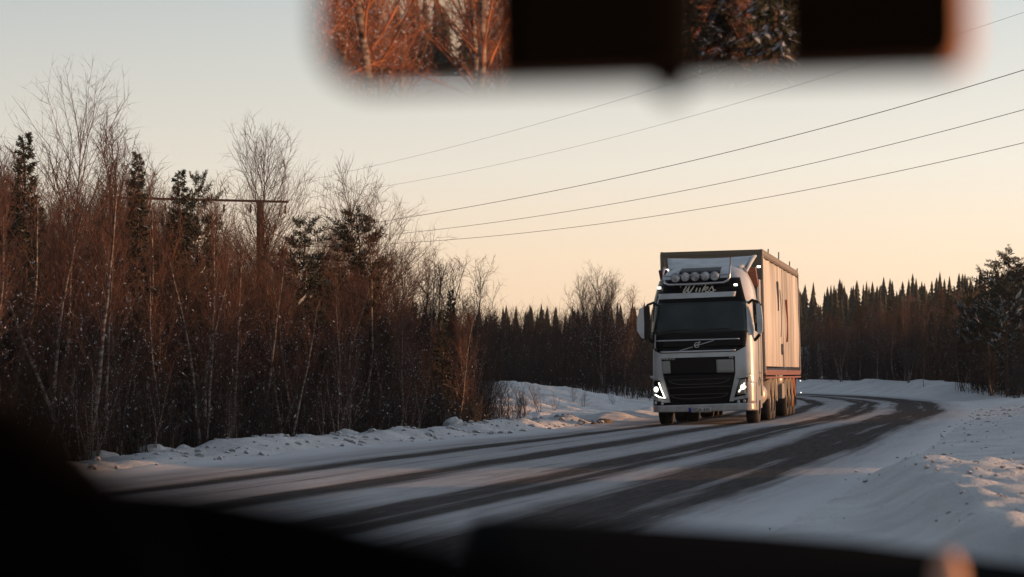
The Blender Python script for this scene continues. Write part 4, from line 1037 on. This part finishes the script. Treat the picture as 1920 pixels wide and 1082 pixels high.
# undergrowth filling the thicket: uncountable stems, twigs and snow flecks
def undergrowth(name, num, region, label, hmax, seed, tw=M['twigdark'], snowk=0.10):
    rg = np.random.default_rng(seed); pts = region(rg, num); m = len(pts)
    X = pts[:, 0]; Y = pts[:, 1]; Z = ground_z(X, Y)
    H = rg.uniform(0.35, 1.0, m) ** 0.8 * pts[:, 2]; base = np.stack([X, Y, Z - 0.05], 1)
    lean = rg.normal(0, 0.16, (m, 2)); A = []; B = []; RA = []; RB = []
    p0 = base; nS = 3
    for s_ in range(nS):
        dz = H / nS; q = p0 + np.stack([lean[:, 0] * dz + rg.normal(0, .03, m), lean[:, 1] * dz + rg.normal(0, .03, m), dz], 1)
        A.append(p0); B.append(q); RA.append(np.full(m, 0.012 - .003 * s_)); RB.append(np.full(m, 0.009 - .003 * s_)); p0 = q
    for t in range(9):
        f = rg.uniform(.2, 1, m)[:, None]; c = base * (1 - f) + p0 * f
        az = rg.uniform(0, 6.28, m); el = rg.uniform(.3, 1.2, m); L_ = rg.uniform(.12, .45, m) * (0.3 + H / 2.2)
        q = c + np.stack([np.cos(az) * np.cos(el) * L_, np.sin(az) * np.cos(el) * L_, np.sin(el) * L_], 1)
        A.append(c); B.append(q); RA.append(np.full(m, .0055)); RB.append(np.full(m, .003))
    A = np.concatenate(A); B = np.concatenate(B); RA = np.concatenate(RA); RB = np.concatenate(RB)
    ev, ef, em_ = snow_clumps(A, B, np.ones(len(A)), int(len(A) * snowk), rg, 99)
    me = tubes_mesh(name, A, B, RA, RB, [tw, M['snowtwig']], None, 3, ev, ef, em_)
    return tag(link(name, me), label, kind='stuff')
def reg_left(rg, n):
    y = rg.uniform(24, 68, n); bk = rg.random(n) ** 1.0 * 13; x = np.array([edge_x(t) for t in y]) - 6.4 - bk
    px = 960 + FPX * x / y; h = np.where(bk < 1.2, 1.3, 2.9) * np.interp(px, [700, 900], [1, .62]); k = (px > -120) & (px < 915)
    return np.stack([x, y, h], 1)[k]
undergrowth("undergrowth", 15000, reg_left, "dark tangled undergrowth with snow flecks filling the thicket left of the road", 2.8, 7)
def reg_mid(rg, n):
    d = rg.uniform(104, 140, n); px = rg.uniform(860, 1250, n); x = (px - 960) / FPX * d
    u, _ = lateral(x, d); k = np.abs(u) > 8; return np.stack([x, d, np.where(d > 115, 3.8, 2.4)], 1)[k]
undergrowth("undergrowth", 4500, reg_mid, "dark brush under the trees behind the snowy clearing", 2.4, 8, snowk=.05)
def reg_right(rg, n):
    d = rg.uniform(88, 190, n); px = rg.uniform(1480, 2000, n); x = (px - 960) / FPX * d
    u, _ = lateral(x, d); k = (np.abs(u) > np.where(px > 1790, 6.4, 7.5)) & (u > 0); return np.stack([x, d, np.where(d > 125, 4.6, 2.8)], 1)[k]
undergrowth("undergrowth", 9000, reg_right, "dark brush with snow on it under the trees on the outside of the bend", 2.4, 9, snowk=.09)

# the wood on the right of the road, beyond the edge of the picture, that shades the road
sp = []
for k in range(520):
    y = rnd.uniform(33, 56); x = rnd.uniform(34, 66); sp.append((x, y, rnd.uniform(3.4, 5.7)))
for k in range(8):
    y = rnd.uniform(2, 12); x = rnd.uniform(40, 66); sp.append((x, y, rnd.uniform(2.5, 5)))
for k in range(260):
    y = rnd.uniform(80, 200); x = rnd.uniform(60, 100); sp.append((x, y, rnd.uniform(5, 8)))
for k in range(60):
    y = rnd.uniform(56, 80); x = rnd.uniform(70, 110); sp.append((x, y, rnd.uniform(1.5, 3.0)))
merged_wood("roadside_spruce_forest", sp, "spruce forest on the right of the road that throws its shade over the road", w=.2, seed=6)

# trees behind the car, seen in the mirror
for k in range(14):
    hd = R(201 + 7 * (k + rnd.random()) / 14); dist = rnd.uniform(52, 74)
    plant(rnd.choice(KSN), "spruce_tree", .45 + math.sin(hd) * dist, 1.7 + math.cos(hd) * dist, rnd.uniform(5, 7), "snowy spruce behind the car, mirrored in the rear-view mirror", "tree", "spruces mirrored in the rear-view mirror")
for k in range(62):
    hd = R(rnd.uniform(201, 216) if k % 4 else rnd.uniform(201.5, 207.5)); dist = rnd.uniform(30, 70); x = 0.45 + math.sin(hd) * dist; y = 1.7 + math.cos(hd) * dist
    u, _ = lateral([x], [y])
    if abs(u[0]) < 6.3: continue
    if k % 4 == 0: plant(rnd.choice(KS), "spruce_tree", x, y, rnd.uniform(4, 7), "snowy spruce behind the car, mirrored in the rear-view mirror", "tree", "spruces mirrored in the rear-view mirror")
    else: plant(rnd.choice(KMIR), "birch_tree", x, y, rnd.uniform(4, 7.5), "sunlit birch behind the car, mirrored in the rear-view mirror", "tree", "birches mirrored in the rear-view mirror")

sp = []
for k in range(260):
    hd = R(rnd.uniform(190, 228)); dist = rnd.uniform(190, 280); sp.append((0.45 + math.sin(hd) * dist, 1.7 + math.cos(hd) * dist, rnd.uniform(5, 9)))
merged_wood("spruce_forest", sp, "spruce forest far behind the car, mirrored in the rear-view mirror", w=.2, seed=16)
# snow lumps and stones on the verge
def lump(name, px, py, d, r, label, m, squash=.6, seed=1):
    import bmesh
    bm = bmesh.new(); bmesh.ops.create_icosphere(bm, subdivisions=4, radius=1)
    rg = np.random.default_rng(seed)
    co = np.array([v.co[:] for v in bm.verts]); nn = fbm(co[:, 0] * 1.3 + seed * 3 + 9, co[:, 1] * 1.3 + co[:, 2] * 1.1 + 7, 4)
    for v, q in zip(bm.verts, nn): v.co *= 0.55 + 0.95 * q
    for v in bm.verts: v.co = Vector((v.co.x * r * 1.35, v.co.y * r, v.co.z * r * squash))
    me = bpy.data.meshes.new(name); bm.to_mesh(me); bm.free(); me.materials.append(m)
    for p in me.polygons: p.use_smooth = True
    x, y = XY(px, d); o = link(name, me); o.location = (x, y, gz(x, y) + r * squash * .12); o.rotation_euler[2] = rnd.uniform(0, 3)
    return tag(o, label, "snow lump" if 'snow' in name else "stone")
lump("snow_lump", 186, 868, 34.5, .24, "round lump of snow at the left end of the bank, beside the dark dashboard", M['heap'], seed=2)
lump("snow_lump", 296, 858, 36.5, .20, "snow capped lump with a dark twig beside it on the left bank", M['heap'], seed=3)
lump("snow_lump", 345, 855, 37.2, .13, "small lump of snow just right of the lump with the dark twig", M['heap'], seed=4)
lump("snow_lump", 512, 837, 41.5, .28, "widest lump of snow on the left bank below the slender birch", M['heap'], seed=5)
lump("snow_lump", 650, 829, 44.5, .20, "flat lump of snow on the bank below the dark bushy pine", M['heap'], seed=6)
lump("snow_lump", 852, 810, 51.5, .20, "lump of snow on the bank below the right end of the thicket", M['heap'], seed=7)
lump("stone", 1134, 786, 62, .15, "larger dark stone poking out of the snow left of the truck", M['stone'], seed=8)
lump("stone", 1113, 788, 61, .09, "smaller dark stone left of the larger stone beside the truck", M['stone'], seed=9)

# dark crumbs of dirty snow on the right shoulder: nobody could count them
rg = np.random.default_rng(3); nC = 90; yy = rg.uniform(16, 75, nC); uu = rg.uniform(4.6, 11, nC)
kk = np.interp(yy, CL[:, 1][:int(len(CL) * .8)], np.arange(int(len(CL) * .8))).astype(int)
cx = CL[kk, 0] + NR[kk, 0] * uu; cy = CL[kk, 1] + NR[kk, 1] * uu; cz = ground_z(cx, cy); V = []; F = []
for i in range(nC):
    r = rg.uniform(.004, .013) * (0.7 + yy[i] / 60); b = len(V); q = rg.normal(0, .25, (5, 3))
    pts = np.array([(1, 0, 0), (-.5, .9, 0), (-.5, -.9, 0), (0, 0, 1), (0, 0, -1)]) + q
    V += [tuple(np.array((cx[i], cy[i], cz[i] + r * .3)) + p * r) for p in pts]; F += [(b, b + 1, b + 3), (b + 1, b + 2, b + 3), (b + 2, b, b + 3), (b, b + 4, b + 1), (b + 1, b + 4, b + 2), (b + 2, b + 4, b)]
tag(link("dirt_crumbs", mesh_np("dirt_crumbs", np.array(V), np.array(F), M['stone'])), "dark crumbs of dirt scattered on the snowy right shoulder", kind='stuff')

# broken clods of ploughed snow along both verges
rg = np.random.default_rng(31); V = []; F = []; ICO = [(0, .85, .53), (0, .85, -.53), (0, -.85, .53), (0, -.85, -.53), (.85, .53, 0), (.85, -.53, 0), (-.85, .53, 0), (-.85, -.53, 0), (.53, 0, .85), (-.53, 0, .85), (.53, 0, -.85), (-.53, 0, -.85)]
ICF = [(0, 8, 4), (0, 4, 1), (0, 1, 6), (0, 6, 9), (0, 9, 8), (3, 5, 10), (3, 10, 11), (3, 11, 7), (3, 7, 2), (3, 2, 5), (8, 2, 5), (8, 5, 4), (4, 5, 10), (4, 10, 1), (1, 10, 11), (1, 11, 6), (6, 11, 7), (6, 7, 9), (9, 7, 2), (9, 2, 8)]
nL, nR, nH = 420, 160, 300
yy = np.concatenate([rg.uniform(24, 62, nL), rg.uniform(30, 75, nR), rg.uniform(14.5, 30.5, nH)])
uu = np.concatenate([-rg.uniform(4.6, 6.0, nL), rg.uniform(4.5, 6.2, nR), np.zeros(nH)])
kk = np.interp(yy, CL[:, 1][:int(len(CL) * .8)], np.arange(int(len(CL) * .8))).astype(int)
cx = CL[kk, 0] + NR[kk, 0] * uu; cy = CL[kk, 1] + NR[kk, 1] * uu
cx[-nH:] = np.interp(yy[-nH:], HEAP[:, 1], HEAP[:, 0]) + rg.normal(.55, .5, nH); cy[-nH:] = yy[-nH:]
cz = ground_z(cx, cy)
for i in range(len(yy)):
    r = ((0.010 if i >= nL else 0.016) + (0.03 if i >= nL else 0.05) * rg.random() ** 3) * (0.6 + yy[i] / 70); b = len(V); q = np.array(ICO) * rg.uniform(.65, 1.2, (12, 1)) * np.array([rg.uniform(.8, 1.5), rg.uniform(.8, 1.5), .75]) * r
    V += [tuple(p) for p in q + np.array([cx[i], cy[i], cz[i] + r * .2])]; F += [(b + a_, b + b_, b + c_) for a_, b_, c_ in ICF]
tag(link("snow_clods", mesh_np("snow_clods", np.array(V), np.array(F), M['heap'])), "broken clods of ploughed snow lying along both road verges", kind='stuff')

# ------------------------------------------------------------ power line
PD = 84.0
pole = empty("utility_pole", (0, 0, 0)); tag(pole, "brown wooden two-legged power pole with a long crossarm above the thicket", "power pole")
cL = P(198, 370.5, PD); cR = P(541, 378.5, PD)
for px in (250, 487):
    t = P(px, 374 if px < 400 else 377, PD); mb = MB(); mb.tube([(t.x, t.y, -0.5), (t.x, t.y, t.z)], [0.15, 0.105], 10); mb.build("post", M['wood'], pole)
mb = MB(); mb.box((cL + cR) / 2, ((cR - cL).length, 0.14, 0.075), rot=Matrix.Rotation(math.atan2(-(cR - cL).z, (cR - cL).x), 3, 'Y')); mb.build("crossarm", M['wood'], pole)
for px in (206, 310, 420, 470, 535):
    c = P(px, 377 + (px - 206) * .022, PD); mb = MB(); mb.lathe([(-.30, .001), (-.28, .03), (-.2, .045), (-.12, .03), (-.04, .045), (0, .012)], c - Vector((0, 0, .02)), 'z', 8); mb.build("insulator", M['ceram'], pole)
def wire(pts, d0, d1, rad, label):
    """pts in picture rows from far left to near right; depth runs from d0 to d1"""
    xa = np.array([p[0] for p in pts], float); ya = np.array([p[1] for p in pts], float)
    cf = np.polyfit(xa, ya, min(3, len(xa) - 1)); out = []
    for px in np.linspace(xa[0], xa[-1], 40):
        k = (px - xa[0]) / (xa[-1] - xa[0]); d = 1 / ((1 - k) / d0 + k / d1); out.append(P(px, float(np.polyval(cf, px)), d))
    mb = MB(); mb.tube(out, rad, 5); tag(mb.build("power_cable", M['wire']), label, "cable")
wire([(535, 440), (760, 411), (1145, 333), (1500, 253), (1920, 131), (2300, 5)], 95, 40, .008, "thickest dark power cable, the third of the five from the top")
wire([(530, 455), (775, 436), (1000, 407), (1500, 310), (1920, 207), (2300, 95)], 97, 42, .007, "power cable second from the bottom, between the thickest and the lowest one")
wire([(540, 463), (782, 453), (1000, 436), (1500, 358), (1920, 268), (2300, 172)], 99, 44, .007, "lowest of the five power cables")
wire([(541, 345), (730, 304), (1000, 235), (1220, 169), (1700, 8), (2000, -100)], 84, 46, .0035, "uppermost thin power cable passing behind the rear-view mirror")
wire([(541, 376), (780, 338), (1200, 245), (1440, 177), (1810, 58), (1920, 24), (2300, -105)], 84, 46, .0035, "second thin power cable from the top, reappearing right of the mirror")

# ------------------------------------------------------------ the car around the camera
car = empty("car", (0, 0, 0)); tag(car, "dark out of focus car interior with mirror, dashboard and steering wheel framing the view", "car")
MA = R(15.0); MT = R(3.9)         # mirror turned to the driver and tipped down
mc = P(1182, 0, 0.90); hw = 0.1235; 
nrm = Vector((-math.sin(MA) * math.cos(MT), -math.cos(MA) * math.cos(MT), -math.sin(MT)))
tx = Vector((math.cos(MA), -math.sin(MA), 0)); tz = tx.cross(nrm); 
if tz.z < 0: tz = -tz
mh = 0.034; mcc = mc + tz * 0.0045
def mirror_outline(w, h, r, n=10):
    out = []
    for cx_, cz_, a0, rr in ((w - r * .5, h - r * .5, 0, r * .5), (-(w - r), h - r, 90, r), (-(w - r), -(h - r), 180, r), (w - r * .5, -(h - r * .5), 270, r * .5)):
        for k in range(n + 1):
            t = R(a0 + 90 * k / n); out.append((cx_ + rr * math.cos(t), cz_ + rr * math.sin(t)))
    return out
def mpt(a, b, d): return mcc + tx * a + tz * b + nrm * d
ho = empty("rearview_mirror"); ho.parent = car
mb = MB(); ol = mirror_outline(hw, mh, .022); vs = []; fs = []
rings = [(1.0, .004), (1.015, .001), (1.02, -.010), (.96, -.022), (.7, -.032)]
for s_, d_ in rings: vs += [mpt(a * (s_ if s_ < 1 else 1) + (0 if s_ < 1 else math.copysign((s_ - 1) * .1, a)), b * (s_ if s_ < 1 else 1) + (0 if s_ < 1 else math.copysign((s_ - 1) * .1, b)), d_) for a, b in ol]
q = len(ol)
for j in range(len(rings) - 1):
    for i in range(q): fs.append((j * q + i, j * q + (i + 1) % q, (j + 1) * q + (i + 1) % q, (j + 1) * q + i))
fs.append(tuple((len(rings) - 1) * q + i for i in range(q)))
mb.add(vs, fs, 0, True); mb.build("housing", M['housing'], ho)
mb = MB(); ol2 = mirror_outline(hw - .0025, mh - .0025, .020); vs = [mpt(a, b, .0035) for a, b in ol2] + [mpt(a, b, .001) for a, b in ol2]
mb.add(vs, [tuple(range(q)), tuple(range(2 * q - 1, q - 1, -1))] + [(i, (i + 1) % q, q + (i + 1) % q, q + i) for i in range(q)]); mb.build("mirror_glass", M['mirror'], ho)
mb = MB(); a0 = (1252 - 1182) / FPX * .9
mb.prism([(-.009, .0), (.009, 0), (.004, -.0085), (-.002, -.0085)], 'y', 0, .006)
mb.v = [tuple(mpt(a0 + x, -mh + z, .003 - y)) for x, y, z in mb.v]; mb.build("dimming_lever", M['carcloth'], ho)
mb = MB(); mb.tube([mpt(0, 0, -.03), mpt(0, .03, -.07), mpt(0, .09, -.12)], .012, 10); mb.build("stalk", M['carcloth'], ho)
# dashboard: black shelf below the windscreen, higher on the driver's side
def sheet(rows_, name, m, parent, th=.03, label=None):
    mb = MB(); nx = len(rows_[0]); vs = [v for r_ in rows_ for v in r_]; fs = []
    for j in range(len(rows_) - 1):
        for i in range(nx - 1): fs.append((j * nx + i, j * nx + i + 1, (j + 1) * nx + i + 1, (j + 1) * nx + i))
    mb.add(vs, fs, 0, True); return mb.build(name, m, parent, label)
prof_r = [(862, 1200), (866, 1080), (872, 1010), (890, 984), (960, 981), (1150, 991), (1400, 1007), (1600, 1024), (1750, 1044), (1920, 1068), (2200, 1105)]
top = [P(a, b - 9, 1.9) for a, b in prof_r]
dash = sheet([[t + Vector((0, .25, -.12)) for t in top], [t + Vector((0, .03, -.004)) for t in top], top, [t + Vector((0, -.03, -.012)) for t in top], [t + Vector((0, -.35, -.07)) for t in top], [t + Vector((0, -.62, -.5)) for t in top]], "dashboard", M['cardark'], car)
prof_l = [(-500, 800), (-200, 840), (0, 876), (100, 884), (200, 890), (330, 900), (450, 918), (600, 948), (720, 982), (850, 1015), (960, 1055), (1100, 1130)]
tp = [P(a, b, .78) for a, b in prof_l]
sheet([[t + Vector((0, .30, -.16)) for t in tp], [t + Vector((0, .03, -.004)) for t in tp], tp, [t + Vector((0, -.015, -.01)) for t in tp], [t + Vector((0, -.02, -.05)) for t in tp], [t + Vector((0, .05, -.3)) for t in tp]], "instrument_hood", M['cardark'], car)
# pale trim seen through the wheel, and the wheel itself
bt = [(60, 900), (130, 930), (190, 985), (235, 1040), (270, 1090), (300, 1180)]
mb = MB(); mb.tube([P(a, b, .66) for a, b in bt], .0075, 8); mb.build("indicator_stalk", M['cargrey'], car)
sw = empty("steering_wheel"); sw.parent = car
wc = P(-330, 1330, .60); wr = .078
# rim: circle in a plane facing the driver
mb = MB(); wr_ = (P(205, 1082, .6) - wc).length
e1 = Vector((1, 0, 0)); e2 = Vector((0, .35, .94)).normalized()
mb.tube([wc + (e1 * math.cos(t) + e2 * math.sin(t)) * wr_ for t in np.linspace(0, 2 * math.pi, 49)], .016, 10, cap=False); mb.build("wheel_ring", M['carcloth'], sw)
mb = MB(); mb.tube([wc - e1 * wr_, wc + e1 * wr_], .014, 8); mb.tube([wc, wc - e2 * wr_], .014, 8); mb.lathe([(-.012, .001), (-.012, .03), (.02, .026), (.02, .001)], wc, 'y', 20); mb.build("spoke", M['carcloth'], sw)
mb = MB(); mb.tube([P(1778, 1120, 1.5), P(1778, 1065, 1.5), P(1776, 1035, 1.5)], [.011, .010, .005], 10); mb.build("air_vent_knob", M['knobsun'], car)
mb = MB(); mb.prism([(-.4, .38), (1.95, .38), (1.95, 1.12), (1.36, 1.15), (1.30, 1.27), (-.4, 1.275)], 'x', .74, .79); mb.build("shading_door", M['carcloth'], car)  # unseen door, added with its sill shaped to keep sun off the dashboard
# roof lining, driver's seat and pillar that show dark in the mirror
mb = MB(); mb.box((0, -.1, 1.56), (1.35, 1.9, .03)); mb.build("roof_lining", M['carcloth'], car)
def in_mirror(px, dist, z):
    C_ = Vector((0, 0, EYE)); Cv = C_ - 2 * ((C_ - mcc) @ nrm) * nrm
    d_ = (P(px, 75, .9) - Cv); d_ = (P(px, 75, .9) - C_).normalized(); d_ = d_ - 2 * (d_ @ nrm) * nrm
    m_ = C_ + (P(px, 75, .9) - C_); 
    hit = mcc + tx * ((px - 1182) / FPX * .9); p = hit + d_ * dist; return Vector((p.x, p.y, z))
a = in_mirror(950, .95, EYE); b = in_mirror(1290, .95, EYE)
c = (a + b) / 2; wv = (b - a); an = math.atan2(wv.y, wv.x)
seat = empty("driver_seat"); seat.parent = car
mb = MB(); mb.box((c.x, c.y, EYE + .0), (wv.length, .09, .5), rot=Matrix.Rotation(an, 3, 'Z'), bev=.02); mb.build("headrest", M['carcloth'], seat)
mb = MB(); mb.box((c.x, c.y - .02, EYE - .5), (.46, .12, .62), rot=Matrix.Rotation(an, 3, 'Z'), bev=.04); mb.build("backrest", M['carcloth'], seat)
a = in_mirror(1495, 1.7, EYE); b = in_mirror(1900, 1.7, EYE); c = (a + b) / 2; wv = b - a; an = math.atan2(wv.y, wv.x)
mb = MB(); mb.box((c.x, c.y, EYE - .2), (wv.length, .05, 1.5), rot=Matrix.Rotation(an, 3, 'Z')); mb.build("rear_pillar", M['carcloth'], car)

# thin frosty air: far trees fade a little
import bmesh as _bm
mb = MB(); mb.box((0, 750, 17), (6400, 7900, 40)); hz = mb.build("haze", M['black'])
hm = bpy.data.materials.new("frosty_air"); hm.use_nodes = True; ht = hm.node_tree; ht.nodes.clear()
ho_ = ht.nodes.new("ShaderNodeOutputMaterial"); hv = ht.nodes.new("ShaderNodeVolumePrincipled"); hv.inputs["Color"].default_value = (.85, .88, .95, 1); hv.inputs["Density"].default_value = 0.0001; hv.inputs["Anisotropy"].default_value = 0.2
ht.links.new(hv.outputs[0], ho_.inputs["Volume"]); hz.data.materials.clear(); hz.data.materials.append(hm)
tag(hz, "thin frosty haze in the air over the road and woods", kind='stuff')
